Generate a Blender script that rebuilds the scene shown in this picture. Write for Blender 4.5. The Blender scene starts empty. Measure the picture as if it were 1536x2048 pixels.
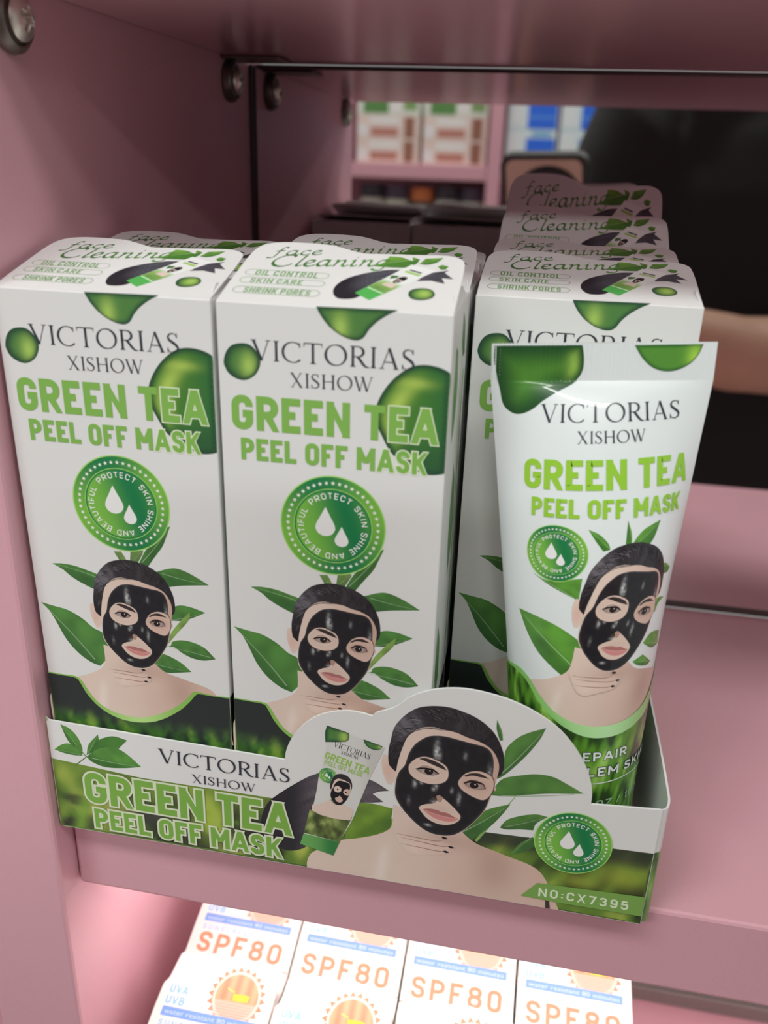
import bpy, bmesh, math, random
import numpy as np
from mathutils import Vector, Matrix, noise
from mathutils.geometry import delaunay_2d_cdt

random.seed(7)
S = bpy.context.scene
COL = S.collection

# ------------------------------------------------------------------ camera, world, lights, exposure
CAM = Vector((0.02755, -0.19309, 0.19215))
CR, CU, CF = Vector((0.98219, 0.18513, 0.03198)), Vector((-0.0991, 0.36591, 0.92536)), Vector((-0.15961, 0.91205, -0.37774))
cd = bpy.data.cameras.new('camera'); cam = bpy.data.objects.new('camera', cd); COL.objects.link(cam)
cam.matrix_world = Matrix(((CR.x, CU.x, -CF.x, CAM.x), (CR.y, CU.y, -CF.y, CAM.y), (CR.z, CU.z, -CF.z, CAM.z), (0, 0, 0, 1)))
cd.sensor_width = 36.0; cd.sensor_fit = 'AUTO'; cd.lens = 1715.27 * 36.0 / 2048.0
cd.clip_start = 0.002; cd.clip_end = 50
cd.dof.use_dof = True; cd.dof.focus_distance = 0.245; cd.dof.aperture_fstop = 11.0
S.camera = cam

w = bpy.data.worlds.new('store_air'); S.world = w; w.use_nodes = True
bg = w.node_tree.nodes['Background']; bg.inputs[0].default_value = (.97, 1.0, .97, 1); bg.inputs[1].default_value = 0.28

def area(name, loc, target, sx, sy, power, col=(.96, 1.0, .955)):
    l = bpy.data.lights.new(name, 'AREA'); l.shape = 'RECTANGLE'; l.size = sx; l.size_y = sy; l.energy = power; l.color = col
    o = bpy.data.objects.new(name, l); COL.objects.link(o); o.location = loc
    o.rotation_euler = (Vector(target) - Vector(loc)).to_track_quat('-Z', 'Y').to_euler()
    return o
# fluorescent panels on the shop ceiling above the aisle
for lx, ly, lp in ((.55, -3.2, 42), (-1.5, -1.9, 21), (2.6, -1.5, 14), (-.5, -.80, 12), (.9, -.85, 9)):
    area('ceiling_panel_light', (lx, ly, 1.585), (lx, ly, 0), 1.2, .3, lp)
S.view_settings.view_transform = 'Standard'; S.view_settings.look = 'None'; S.view_settings.gamma = 1; S.view_settings.use_curve_mapping = False
S.view_settings.exposure = 0.31
S.cycles.max_bounces = 10; S.cycles.glossy_bounces = 6; S.cycles.diffuse_bounces = 6

# ------------------------------------------------------------------ materials
def lin(c):
    c = c / 255.0
    return c / 12.92 if c <= 0.04045 else ((c + 0.055) / 1.055) ** 2.4
def ink(r, g, b):            # printed colour relative to white card
    return (min(.9, lin(r) / lin(204) * .80), min(.9, lin(g) / lin(198) * .80), min(.9, lin(b) / lin(192) * .80))
def mat(name, col, rough=.5, metal=0, coat=0, bump=0, bscale=200, spec=.5, vary=0):
    m = bpy.data.materials.new(name); m.use_nodes = True; nt = m.node_tree; b = nt.nodes['Principled BSDF']
    b.inputs['Base Color'].default_value = (*col, 1); b.inputs['Roughness'].default_value = rough; b.inputs['Metallic'].default_value = metal
    b.inputs['Coat Weight'].default_value = coat; b.inputs['Specular IOR Level'].default_value = spec
    if bump or vary:
        tc = nt.nodes.new('ShaderNodeTexCoord'); n = nt.nodes.new('ShaderNodeTexNoise'); n.inputs['Scale'].default_value = bscale
        nt.links.new(tc.outputs['Object'], n.inputs['Vector'])
        if bump:
            bp = nt.nodes.new('ShaderNodeBump'); bp.inputs['Strength'].default_value = bump; bp.inputs['Distance'].default_value = .0006
            nt.links.new(n.outputs['Fac'], bp.inputs['Height']); nt.links.new(bp.outputs[0], b.inputs['Normal'])
        if vary:
            mx = nt.nodes.new('ShaderNodeMixRGB'); mx.inputs[1].default_value = (*[c * (1 - vary) for c in col], 1); mx.inputs[2].default_value = (*[min(1, c * (1 + vary)) for c in col], 1)
            nt.links.new(n.outputs['Fac'], mx.inputs[0]); nt.links.new(mx.outputs[0], b.inputs['Base Color'])
    return m
def printed(name, rough, coat=0, spec=.4):
    m = mat(name, (.8, .8, .8), rough, 0, coat, spec=spec); nt = m.node_tree
    a = nt.nodes.new('ShaderNodeAttribute'); a.attribute_name = 'Col'
    nt.links.new(a.outputs['Color'], nt.nodes['Principled BSDF'].inputs['Base Color'])
    return m
M_CARD = printed('printed_card', .42)
M_TUBE = printed('printed_plastic_tube', .28, .35)
M_PINK = mat('pink_powder_coat', (.71, .385, .45), .38, bump=.06, bscale=900, vary=.03)
M_PINKG = mat('pink_gloss_laminate', (.71, .385, .45), .17, spec=.9, vary=.03, bscale=900)
M_MIRROR = mat('silvered_glass', (.88, .88, .87), .012, 1)
M_STRIP = mat('dark_mirror_channel', (.09, .062, .062), .45, .1)
M_NICKEL = mat('dull_nickel', (.78, .72, .66), .38, .9, bump=.1, bscale=600)
M_DARKMETAL = mat('tarnished_steel', (.22, .19, .17), .4, .8)
M_GREY = mat('grey_seal', (.25, .22, .21), .6)
WHITE = (.80, .80, .80)

# ------------------------------------------------------------------ object helpers
def link(name, me, parent=None, loc=None, rot=None):
    o = bpy.data.objects.new(name, me); COL.objects.link(o)
    if parent: o.parent = parent
    if loc: o.location = loc
    if rot: o.rotation_euler = rot
    return o
def thing(name, label, cat, loc=(0, 0, 0), rot=None, group=None):
    o = link(name, None, None, loc, rot); o.empty_display_size = .01
    return tag(o, label, cat, group)
def tag(o, label, cat=None, group=None, kind=None):
    if label: o['label'] = label
    if cat: o['category'] = cat
    if group: o['group'] = group
    if kind: o['kind'] = kind
    return o
class MB:                     # mesh builder with per-vertex colour
    def __init__(s): s.v = []; s.f = []; s.c = []
    def add(s, vs, fs, col=WHITE):
        o = len(s.v); s.v += [tuple(p) for p in vs]; s.f += [tuple(i + o for i in f) for f in fs]
        s.c += list(col) if isinstance(col, list) else [col] * len(vs)
        return s
    def bm(s, bm, col=WHITE):
        bm.verts.index_update(); s.add([v.co[:] for v in bm.verts], [[v.index for v in f.verts] for f in bm.faces], col); bm.free(); return s
    def box(s, a, b, bev=0, col=WHITE, seg=2):
        bm = bmesh.new(); bmesh.ops.create_cube(bm, size=1)
        for v in bm.verts: v.co = Vector([(a[i] + b[i]) / 2 + v.co[i] * (b[i] - a[i]) for i in range(3)])
        if bev: bmesh.ops.bevel(bm, geom=bm.edges[:], offset=bev, segments=seg, affect='EDGES', profile=.5)
        return s.bm(bm, col)
    def lathe(s, prof, n=40, axis='z', c=(0, 0, 0), col=WHITE):
        vs = []; fs = []
        for r, h in prof:
            for k in range(n):
                a = 2 * math.pi * k / n; p = (r * math.cos(a), r * math.sin(a), h)
                if axis == 'x': p = (p[2], p[0], p[1])
                if axis == 'y': p = (p[0], p[2], p[1])
                vs.append((p[0] + c[0], p[1] + c[1], p[2] + c[2]))
        for i in range(len(prof) - 1):
            for k in range(n):
                q = (i * n + k, i * n + (k + 1) % n, (i + 1) * n + (k + 1) % n, (i + 1) * n + k)
                fs.append(q[::-1] if axis == 'y' else q)
        fs.append(tuple(range(n))[::-1]); fs.append(tuple(range((len(prof) - 1) * n, len(prof) * n)))
        return s.add(vs, fs, col)
    def prism(s, outline, t0, t1, f, col=WHITE):     # outline in 2D, extruded between t0 and t1; f maps (x, y, t) to a point
        n = len(outline)
        vs = [f(x, y, t0) for x, y in outline] + [f(x, y, t1) for x, y in outline]
        r = delaunay_2d_cdt([Vector(p) for p in outline], [], [list(range(n))], 1, 1e-9)
        base = len(s.v)
        if len(r[0]) == n:
            mp = {}
            for i, p in enumerate(r[0]): mp[i] = r[3][i][0] if r[3][i] else i
            tri = [[mp[k] for k in t] for t in r[2]]
        else: tri = [list(range(n))]
        fs = tri + [[k + n for k in t][::-1] for t in tri] + [(i, (i + 1) % n, (i + 1) % n + n, i + n)[::-1] for i in range(n)]
        return s.add(vs, fs, col)
    def tube(s, pts, rad, n=12, col=WHITE):
        pts = [Vector(p) for p in pts]; vs = []; fs = []
        for i, p in enumerate(pts):
            d = (pts[min(i + 1, len(pts) - 1)] - pts[max(i - 1, 0)]).normalized()
            a = d.orthogonal().normalized(); b = d.cross(a); r = rad[i] if isinstance(rad, (list, tuple)) else rad
            vs += [p + a * r * math.cos(2 * math.pi * k / n) + b * r * math.sin(2 * math.pi * k / n) for k in range(n)]
        for i in range(len(pts) - 1):
            for k in range(n): fs.append((i * n + k, i * n + (k + 1) % n, (i + 1) * n + (k + 1) % n, (i + 1) * n + k))
        fs += [tuple(range(n))[::-1], tuple(range((len(pts) - 1) * n, len(pts) * n))]
        return s.add(vs, fs, col)
    def mesh(s, name, m, smooth=False, angle=None):
        me = bpy.data.meshes.new(name); me.from_pydata(s.v, [], s.f); me.materials.append(m)
        at = me.color_attributes.new('Col', 'FLOAT_COLOR', 'POINT')
        a = np.ones((len(s.v), 4), np.float32); a[:, :3] = np.array(s.c, np.float32).reshape(-1, 3); at.data.foreach_set('color', a.ravel())
        if smooth:
            me.polygons.foreach_set('use_smooth', [True] * len(me.polygons))
            if angle: me.set_sharp_from_angle(angle=math.radians(angle))
        me.update(); return me
    def obj(s, name, m, parent=None, loc=None, rot=None, smooth=False, angle=None):
        return link(name, s.mesh(name, m, smooth, angle), parent, loc, rot)
def children(o): return [c for c in COL.objects if c.parent == o]
def copy_tree(o, parent=None):
    c = o.copy(); COL.objects.link(c)
    if parent: c.parent = parent
    for ch in children(o): copy_tree(ch, c)
    return c
ART = {
 'c_topdrop': [(23.6,160.8),(24.2,159.6),(25.2,158.1),(26.9,156.3),(29.2,154.8),(31.4,154.0),(33.2,153.9),(34.5,154.6),(35.7,156.4),(37.3,158.1),(39.5,159.7),(42.1,161.1)],
 'c_ldrop': [(1.4,146.8),(2.0,149.0),(3.4,150.7),(5.6,151.4),(7.8,151.2),(9.5,149.7),(10.3,147.7),(9.9,145.7),(8.6,143.9),(6.4,142.8),(4.2,143.1),(2.4,144.3),(1.6,145.8)],
 'c_bigdrop': [(37.6,137.8),(38.4,140.8),(40.2,144.0),(42.6,146.7),(45.4,148.7),(48.1,149.4),(51.2,149.2),(53.6,148.4),(55.0,147.7),(55.4,142.7),(55.4,136.2),(55.3,129.6),(55.2,124.2),(53.2,123.8),(50.6,123.5),(47.8,124.2),(44.7,125.7),(41.5,128.3),(39.5,131.7),(38.1,134.7)],
 'c_vic': [(8.6,152.2),(11.0,147.6),(44.8,148.0),(45.8,152.7)],
 'c_xis': [(17.7,145.1),(17.9,142.0),(35.5,142.4),(36.5,145.8)],
 'c_green': [(3.1,138.9),(3.0,130.7),(52.5,130.8),(49.1,140.0)],
 'c_gG': [(2.8,134.8),(8.2,135.3),(32.0,139.5),(32.1,131.0),(35.0,139.3)],
 'c_peel': [(4.9,128.6),(4.8,123.0),(49.7,123.5),(50.1,129.2)],
 'c_pp': [(19.0,123.2),(20.8,128.7),(31.5,128.8),(33.7,128.7)],
 'c_badge': [(27.8,108.0),(27.7,121.2),(27.9,94.2),(14.3,107.0),(40.9,108.8),(27.7,117.7),(27.9,97.3),(18.4,107.7),(37.6,108.4)],
 'c_drops': [(25.9,113.0),(23.3,108.2),(25.9,105.5),(28.5,108.8),(30.0,108.5),(28.0,105.0),(30.0,103.2),(31.8,105.4)],
 'L1': [(6.0,88.3),(9.0,88.6),(12.8,88.3),(16.1,87.4),(18.9,86.5),(20.1,85.2),(18.5,82.8),(17.8,81.7),(14.3,83.2),(11.1,85.0),(8.8,86.9)],
 'L2': [(1.0,75.8),(4.7,75.1),(8.9,74.3),(13.0,72.1),(15.8,69.7),(18.7,68.2),(19.7,65.0),(18.7,60.1),(16.6,57.4),(13.7,58.4),(10.4,60.8),(7.3,64.7),(4.9,70.0),(3.1,73.5)],
 'L3': [(40.7,103.0),(38.9,102.0),(36.6,98.4),(33.5,95.5),(31.5,91.9),(31.0,90.5),(33.5,90.4),(35.8,93.7),(38.1,96.9),(39.5,100.0)],
 'L3b': [(24.3,94.0),(26.4,94.2),(27.5,92.2),(27.4,90.9),(26.1,90.8)],
 'L3c': [(29.1,94.8),(32.6,95.2),(32.6,94.6),(30.6,90.9),(28.6,91.1)],
 'R1': [(35.9,89.4),(40.5,91.0),(43.3,90.7),(46.8,89.2),(50.3,87.2),(46.7,86.7),(42.6,86.1),(38.8,85.2),(37.3,87.0)],
 'R2': [(38.3,78.2),(41.3,80.0),(44.6,80.0),(48.9,78.8),(45.7,77.0),(42.3,75.5),(38.1,75.0)],
 'R2b': [(44.5,78.4),(44.0,75.9),(40.8,71.8),(37.0,66.8),(38.6,71.0),(41.9,75.6)],
 'R3': [(36.6,66.6),(38.3,67.2),(38.8,68.4),(41.4,69.3),(44.8,69.1),(48.0,67.8),(51.0,64.7),(47.8,63.8),(44.5,64.0),(41.2,65.4),(39.2,66.8)],
 'R4': [(32.3,60.7),(35.6,64.3),(38.1,63.5),(41.0,62.0),(43.8,59.5),(39.9,58.7),(36.8,58.2),(33.4,59.0)],
 'c_should': [(10.1,53.0),(13.8,55.2),(17.5,57.3),(18.8,61.1),(19.8,66.0),(32.5,63.1),(32.0,59.7),(35.9,57.9),(42.7,56.1),(48.6,53.9),(46.4,52.8)],
 'c_arc': [(-0.1,53.1),(4.9,52.9),(8.8,52.8),(10.2,51.7),(12.1,48.3),(14.8,44.7),(19.1,42.4),(24.4,41.5),(29.0,42.1),(33.6,44.0),(38.2,47.0),(41.9,50.4),(44.2,53.2),(45.7,53.2),(49.8,52.8),(56.0,53.1)],
 'c_arc2': [(-0.1,52.8),(4.9,52.5),(8.7,52.2),(9.7,50.9),(11.5,47.2),(14.7,43.4),(19.0,40.8),(24.3,39.8),(29.7,40.4),(34.3,42.3),(39.4,46.0),(42.7,49.5),(44.8,52.3),(45.7,52.6),(49.8,52.5),(56.0,52.7)],
 'c_face': [(25.4,75.0),(34.8,73.5),(28.6,58.6),(18.0,81.8),(27.4,91.3),(39.5,79.7),(16.2,77.1)],
 't_top': [(0.2,39.0),(71.8,37.4)],
 't_hump': [(71.9,37.3),(72.1,40.0),(73.3,43.8),(75.5,47.8),(78.6,51.5),(82.1,54.1),(86.0,55.7),(89.8,56.5),(93.2,56.4),(96.0,55.9),(97.2,57.2)],
 't_hump2': [(99.1,55.3),(102.1,59.7),(105.9,63.4),(110.6,66.1),(115.2,67.5),(120.3,68.1),(126.2,67.6),(132.2,66.3),(138.3,63.8),(143.7,60.4),(147.9,56.2),(151.3,51.4),(153.6,46.5),(154.8,42.0),(155.0,37.9),(172.7,39.4)],
 't_white': [(0.2,25.3),(28.2,23.2),(68.9,24.1)],
 't_white2': [(127.9,23.3),(142.2,23.9),(162.4,24.1),(173.1,25.2)],
 't_vic': [(34.5,34.9),(36.2,30.1),(72.0,29.8),(72.5,34.6)],
 't_xis': [(44.2,27.6),(44.3,24.5),(62.2,24.6),(62.9,27.3)],
 't_green': [(10.0,22.6),(9.7,11.4),(73.8,10.8),(70.5,22.4)],
 't_gp': [(47.7,11.7),(50.7,21.6)],
 't_peel': [(11.9,9.5),(12.4,1.8),(70.5,2.0),(70.7,9.5)],
 't_pp': [(31.1,2.3),(33.3,8.9),(46.9,2.7),(49.0,8.8)],
 'tl1': [(4.3,38.1),(6.8,37.2),(9.2,34.6),(10.4,30.9),(10.2,28.4),(8.4,29.8),(6.0,32.8)],
 'tl2': [(1.3,28.7),(3.7,30.7),(6.2,31.6),(8.4,30.5),(10.3,28.0),(7.8,27.7),(4.2,27.9)],
 'tl3': [(11.5,28.4),(12.5,32.2),(15.9,36.5),(16.0,34.5),(16.9,35.2),(20.6,36.6),(24.9,35.9),(22.6,33.3),(21.3,31.9),(16.6,31.6)],
 'tl4': [(11.4,27.8),(14.7,30.8),(19.6,32.8),(23.6,31.5),(28.5,27.2),(23.1,25.8),(17.1,25.1),(13.1,26.2)],
 'tstem': [(7.4,23.9),(11.4,27.8),(8.5,31.2)],
 't_badge': [(151.9,24.4),(150.8,34.4),(153.2,14.3),(141.2,22.8),(162.2,25.7),(151.0,31.9),(152.8,16.5),(144.5,23.2),(158.9,25.3)],
 't_drops': [(150.3,28.1),(148.4,24.3),(150.8,22.1),(152.4,25.1),(153.4,24.5),(152.0,22.5),(153.7,20.7),(155.0,22.8)],
 't_ban': [(139.9,3.2),(144.0,8.5),(174.0,10.2),(173.3,3.2)],
 't_no': [(144.4,3.7),(169.0,4.5),(168.7,7.6)],
 'A': [(129.8,41.6),(131.3,47.3),(131.8,51.6),(134.1,55.2),(136.8,57.4),(141.2,59.7),(140.1,56.2),(137.8,51.6),(135.2,47.5),(132.5,43.8),(130.5,41.8)],
 'B': [(129.2,36.0),(129.8,38.9),(131.8,42.0),(135.9,43.8),(140.2,45.0),(144.4,44.9),(148.0,43.4),(152.8,41.0),(149.2,40.3),(143.3,39.2),(136.5,37.4),(132.2,36.3)],
 'Up': [(128.7,60.2),(128.8,57.4),(129.9,53.9),(130.7,54.1),(130.3,56.6)],
 'C': [(120.5,20.6),(124.2,24.9),(127.4,30.1),(130.8,32.4),(134.4,34.0),(132.7,30.5),(130.0,26.0),(126.2,21.2),(124.6,19.1)],
 'Cs': [(135.4,36.6),(126.1,19.7)],
 'D': [(132.2,25.6),(133.8,28.5),(137.2,30.6),(141.4,32.0),(144.5,31.7),(141.7,28.9),(141.1,26.5),(137.6,26.1),(134.1,25.4)],
 'D2': [(135.7,16.7),(138.0,21.3),(141.3,24.3),(142.1,21.0),(139.1,18.6)],
 'E': [(93.4,26.7),(97.8,27.0),(102.7,26.3),(102.1,19.3),(96.4,15.6),(89.2,12.5),(90.0,20.0)],
 'body': [(78.1,-1.3),(78.2,2.6),(79.5,5.8),(82.8,8.3),(88.2,12.3),(93.7,14.2),(99.0,16.7),(102.1,19.3),(102.8,22.5),(102.7,27.9),(120.3,23.2),(120.6,21.4),(122.7,19.4),(127.1,18.6)],
 'body2': [(119.8,20.8),(125.9,19.1),(131.6,17.3),(136.7,15.8),(140.9,14.6),(143.7,13.1),(145.8,10.6),(147.5,7.3),(148.7,4.6),(150.7,-1.3)],
 'body3': [(78.1,-1.3)],
 'hair': [(101.1,41.2),(100.8,45.5),(101.4,49.7),(102.1,53.3),(103.7,56.2),(105.7,58.6),(108.1,60.5),(110.9,61.5),(114.2,62.0),(117.0,61.9),(119.9,61.2),(122.8,60.2),(125.7,58.5),(128.3,56.0),(130.2,52.7),(131.4,48.9),(131.4,43.8),(129.5,41.5),(124.9,47.7),(112.3,50.5),(105.5,43.3),(103.5,38.8),(102.2,39.8)],
 'ear': [(99.3,43.7),(99.9,44.3),(101.4,43.6),(102.8,40.7),(102.8,36.5),(102.0,34.5),(100.9,34.6),(99.9,37.0),(99.1,40.6)],
 'ear2': [(129.5,38.9),(130.1,39.0),(130.2,37.7),(129.4,37.6)],
 'face': [(103.1,38.7),(103.6,42.9),(104.7,47.7),(106.2,51.8),(108.4,53.9),(111.7,55.2),(115.4,54.8),(118.7,54.4),(121.6,53.4),(124.5,52.7),(127.5,51.2),(129.3,49.0),(130.4,45.7),(130.1,41.6),(129.4,37.3),(128.0,31.2),(125.6,26.8),(122.5,22.6),(119.2,20.1),(115.3,19.6),(111.7,20.7),(108.1,23.6),(105.3,26.8),(103.2,30.2),(102.8,34.4)],
 'mask': [(110.2,51.3),(112.2,52.4),(115.5,52.8),(118.8,52.4),(122.6,51.8),(126.3,51.2),(128.0,49.8),(128.9,46.9),(129.0,42.4),(129.0,37.2),(127.8,31.2),(125.4,26.7),(122.5,22.8),(119.2,20.3),(114.8,19.8),(111.3,21.1),(107.8,24.1),(105.1,27.3),(103.3,30.8),(103.1,34.5),(103.8,38.8),(105.4,41.7),(106.3,45.5),(107.8,48.8)],
 'eyeL': [(106.5,41.4),(107.4,43.3),(109.2,44.9),(111.5,45.4),(114.3,44.6),(116.7,43.0),(117.3,40.2),(116.4,38.1),(113.9,36.9),(111.3,36.8),(108.7,37.6),(107.0,39.1)],
 'eyeR': [(120.1,38.7),(120.7,40.3),(122.0,42.0),(124.4,43.1),(126.9,43.0),(128.9,41.8),(129.5,38.9),(128.9,36.2),(127.2,34.1),(124.6,34.5),(122.0,35.8),(120.6,37.1)],
 'mouth': [(110.0,28.4),(111.7,29.7),(113.8,30.4),(115.0,31.9),(115.8,32.7),(116.9,32.2),(118.3,31.0),(120.1,29.2),(121.4,27.3),(120.7,25.4),(118.1,23.8),(115.1,23.7),(112.4,24.9),(110.8,26.7)],
 'lipu': [(110.9,27.9),(112.9,28.4),(115.0,28.3),(116.1,27.9),(117.8,27.8),(119.6,26.9),(121.0,26.4),(117.9,26.5),(115.8,26.7),(113.1,27.3)],
 'lipl': [(110.9,27.8),(113.1,27.2),(115.8,26.6),(117.9,26.4),(121.0,26.3),(119.5,25.3),(117.2,24.9),(114.5,25.4),(112.5,26.5)],
 'browL': [(109.1,44.5),(110.9,45.0),(113.5,44.4),(115.7,43.3),(116.8,41.9),(114.9,42.5),(112.3,43.4),(110.6,44.1)],
 'browR': [(121.2,40.9),(123.2,42.2),(125.7,42.5),(128.3,41.2),(125.8,41.4),(123.3,40.9)],
 'almL': [(108.6,41.0),(110.0,41.7),(111.7,41.9),(113.2,41.6),(114.6,40.4),(112.9,39.5),(110.8,39.6),(109.5,40.2)],
 'almR': [(121.7,38.7),(123.2,39.8),(125.1,39.9),(126.6,39.3),(127.3,37.7),(125.7,37.2),(123.6,37.2),(122.5,37.8)],
 'pts': [(112.0,40.7),(113.0,40.9),(124.3,38.4),(125.4,38.6),(116.2,19.8),(100.8,45.0),(112.5,61.8),(131.4,45.9),(99.3,43.7)],
 'hl': [(113.6,50.8),(114.2,50.9),(114.5,48.9),(114.1,44.8),(113.3,44.6),(113.0,47.1)],
 'hl2': [(108.1,37.2),(108.8,36.6),(108.7,35.0),(107.9,35.6)],
 'hl3': [(113.9,37.3),(114.4,37.1),(114.4,35.0),(113.8,35.4)],
 'hl4': [(120.4,34.8),(121.0,34.7),(120.8,31.4),(120.2,31.9)],
 'hl5': [(127.8,45.2),(128.4,44.8),(128.3,41.7),(127.6,42.6)],
 'hl6': [(112.1,23.0),(113.3,23.1),(113.2,22.4),(112.3,22.3)],
 'hl7': [(113.3,31.6),(115.0,31.9),(114.5,30.2),(113.2,30.2)],
 'hand': [(102.5,18.9),(105.2,18.3),(109.7,18.1),(114.0,18.4),(118.0,18.4),(120.0,17.1),(120.5,15.8),(118.9,13.5),(114.4,12.3),(107.7,11.5),(99.5,-0.5),(107.7,0.8),(108.2,10.7)],
 'fing1': [(103.9,18.0),(109.7,17.7),(115.0,17.5),(117.5,18.3)],
 'fing2': [(105.3,16.9),(112.0,16.3),(117.2,16.0),(119.2,16.5)],
 'fing3': [(105.4,14.7),(112.0,14.3),(116.0,14.1),(117.8,14.4)],
 'nails': [(117.5,19.1),(119.5,16.2),(118.2,14.3)],
 'navel': [(132.7,1.6),(134.7,-1.4)],
 'swoosh': [(81.7,34.8),(79.0,33.2),(75.0,30.0),(70.8,26.2),(67.1,22.2),(65.1,17.9),(64.5,13.2),(66.8,9.0),(70.1,5.9),(72.4,5.2),(75.7,6.2),(78.1,8.4)],
 'swoosh2': [(95.4,35.2),(97.6,34.5),(101.4,32.3),(98.6,31.5),(96.9,30.4),(100.0,28.2),(96.9,27.4),(92.5,26.5),(93.3,30.5)],
 'mini': [(83.8,51.0),(99.8,46.4),(98.3,42.0),(95.8,35.2),(93.4,27.2),(91.3,20.2),(87.8,11.6),(86.0,6.3),(76.1,8.6),(77.6,14.1),(79.5,20.7),(81.1,29.3),(82.6,37.1),(83.7,44.6)],
 'm_d1': [(83.8,51.0),(89.9,49.5),(89.9,47.5),(88.9,46.5),(83.4,45.5),(83.3,48.6)],
 'm_d2': [(93.9,48.2),(99.2,46.8),(98.2,45.4),(96.0,45.4),(94.5,46.5)],
 'm_txt': [(85.6,44.4),(95.7,41.8),(87.6,42.4),(92.7,41.2),(83.1,40.1),(95.6,36.8),(83.1,38.0),(93.7,35.6)],
 'm_face': [(88.2,33.8),(88.1,25.1)],
 'm_pts': [(87.0,30.2),(89.4,29.6),(87.3,24.8)],
 'm_body': [(79.7,23.5),(82.7,24.6),(84.9,26.4),(86.5,24.8),(88.5,25.2),(91.7,23.9),(90.8,20.1),(86.3,19.8),(82.7,20.3),(79.6,21.4)],
 'm_cap': [(77.2,12.6),(87.8,11.6),(86.0,6.3),(76.1,8.6)],
 'm_grass': [(79.0,21.7),(82.7,20.2),(89.9,20.5),(91.3,21.3),(87.8,11.6),(77.2,12.9)],
 'm_badge': [(84.2,34.4),(82.2,36.5)],
 'f_out': [(0.3,0.6),(-0.4,9.3),(-1.0,19.4),(-1.3,25.2),(-1.2,27.9),(-0.2,30.2),(1.7,31.8),(6.7,33.0),(11.4,33.3),(16.2,33.1),(19.6,32.6),(22.7,31.3),(26.4,29.5),(28.8,28.8),(32.4,29.0),(37.8,29.2),(43.6,29.6),(48.5,29.9),(51.3,29.2),(53.0,27.7),(53.6,25.8),(53.8,19.5),(54.1,6.8),(54.1,2.3)],
 'f_face': [(5.8,24.3),(18.3,26.6),(6.3,29.9)],
 'f_clean': [(7.5,18.1),(35.8,23.3),(6.4,24.1),(35.8,26.6)],
 'f_p1': [(2.3,14.7),(22.8,13.7),(1.8,16.4),(22.0,16.6)],
 'f_p2': [(2.3,10.4),(22.8,9.5),(1.8,12.0),(22.0,12.4)],
 'f_p3': [(2.3,5.8),(22.8,4.3),(1.9,7.3),(22.0,7.5)],
 'f_t1': [(4.9,13.3),(20.3,13.8),(19.7,16.2)],
 'f_t2': [(4.9,9.2),(17.5,9.4),(16.9,11.6)],
 'f_t3': [(4.9,4.6),(20.6,4.9),(20.0,7.3)],
 'f_leaf': [(31.1,22.0),(33.9,23.6),(35.1,27.9),(38.1,27.6),(41.1,25.8),(40.7,28.2),(42.7,27.0),(42.2,24.4),(40.4,22.2),(36.9,21.7),(33.8,21.8)],
 'f_leaf2': [(42.9,24.4),(44.0,27.6),(48.3,28.6),(46.9,25.6),(44.9,24.2)],
 'f_leaf3': [(47.5,23.5),(48.4,24.6),(50.1,23.9),(49.6,22.1),(48.4,22.0)],
 'f_sw': [(38.9,20.7),(35.5,20.1),(31.4,18.1),(28.4,15.8),(26.7,13.7),(25.6,10.8),(25.6,7.6),(27.1,4.6),(29.3,4.2),(31.6,5.2),(33.4,8.6)],
 'f_sw2': [(45.6,19.6),(50.5,21.9),(49.6,20.4),(52.1,17.2),(49.3,17.5),(50.4,14.6),(47.0,15.8),(43.7,15.2)],
 'f_mini': [(41.2,23.9),(47.5,21.1),(34.7,4.3),(30.7,7.5)],
 'f_mcap': [(33.4,12.7),(37.1,10.4),(34.7,4.3),(30.7,7.5)],
 'f_dot': [(42.9,8.3),(43.2,10.5),(45.1,11.7),(47.5,11.4),(48.8,9.4),(48.5,7.2),(46.4,5.8),(44.1,6.2)],
 'u_d1': [(-25.8,123.1),(-5.1,123.2),(-4.5,120.3),(-4.7,117.1),(-6.5,114.4),(-10.3,112.3),(-13.6,110.2),(-16.0,108.2),(-18.5,107.0),(-20.7,106.9),(-22.6,107.9),(-23.7,109.3),(-24.4,112.8),(-25.1,116.1),(-25.8,119.4)],
 'u_d2': [(7.2,123.1),(23.2,123.2),(22.3,120.8),(20.6,118.7),(17.8,117.2),(14.9,116.9),(11.9,117.8),(9.3,120.0)],
 'u_vic': [(-14.1,109.1),(-11.3,104.9),(18.3,106.0),(18.2,110.2)],
 'u_xis': [(-5.4,103.3),(-4.7,100.3),(9.8,101.0),(10.5,103.9)],
 'u_green': [(-17.4,96.2),(-16.1,88.9),(22.4,90.2),(21.0,97.7)],
 'u_gp': [(6.4,90.7),(8.6,97.8)],
 'u_peel': [(-15.0,87.2),(-14.7,82.5),(21.1,83.0),(20.4,88.4)],
 'u_pp': [(-3.3,83.6),(-1.8,88.7),(6.0,84.0),(7.5,88.7)],
 'u_badge': [(-8.3,73.5),(-8.8,80.6),(-7.8,66.1),(-15.9,72.5),(-1.9,74.0)],
 'ul1': [(-1.9,80.0),(0.4,78.9),(2.5,76.6),(3.0,75.0),(1.5,74.6),(-0.2,77.1)],
 'ul2': [(6.7,82.1),(7.7,78.8),(7.9,76.0),(6.4,76.1)],
 'ul3': [(15.4,81.3),(10.9,79.5),(8.4,76.7),(8.5,75.7),(11.8,74.7),(13.7,77.0)],
 'ul4': [(-14.2,67.5),(-10.5,66.3),(-2.7,67.7),(-3.3,62.0),(-6.1,63.3),(-9.9,65.1)],
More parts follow.
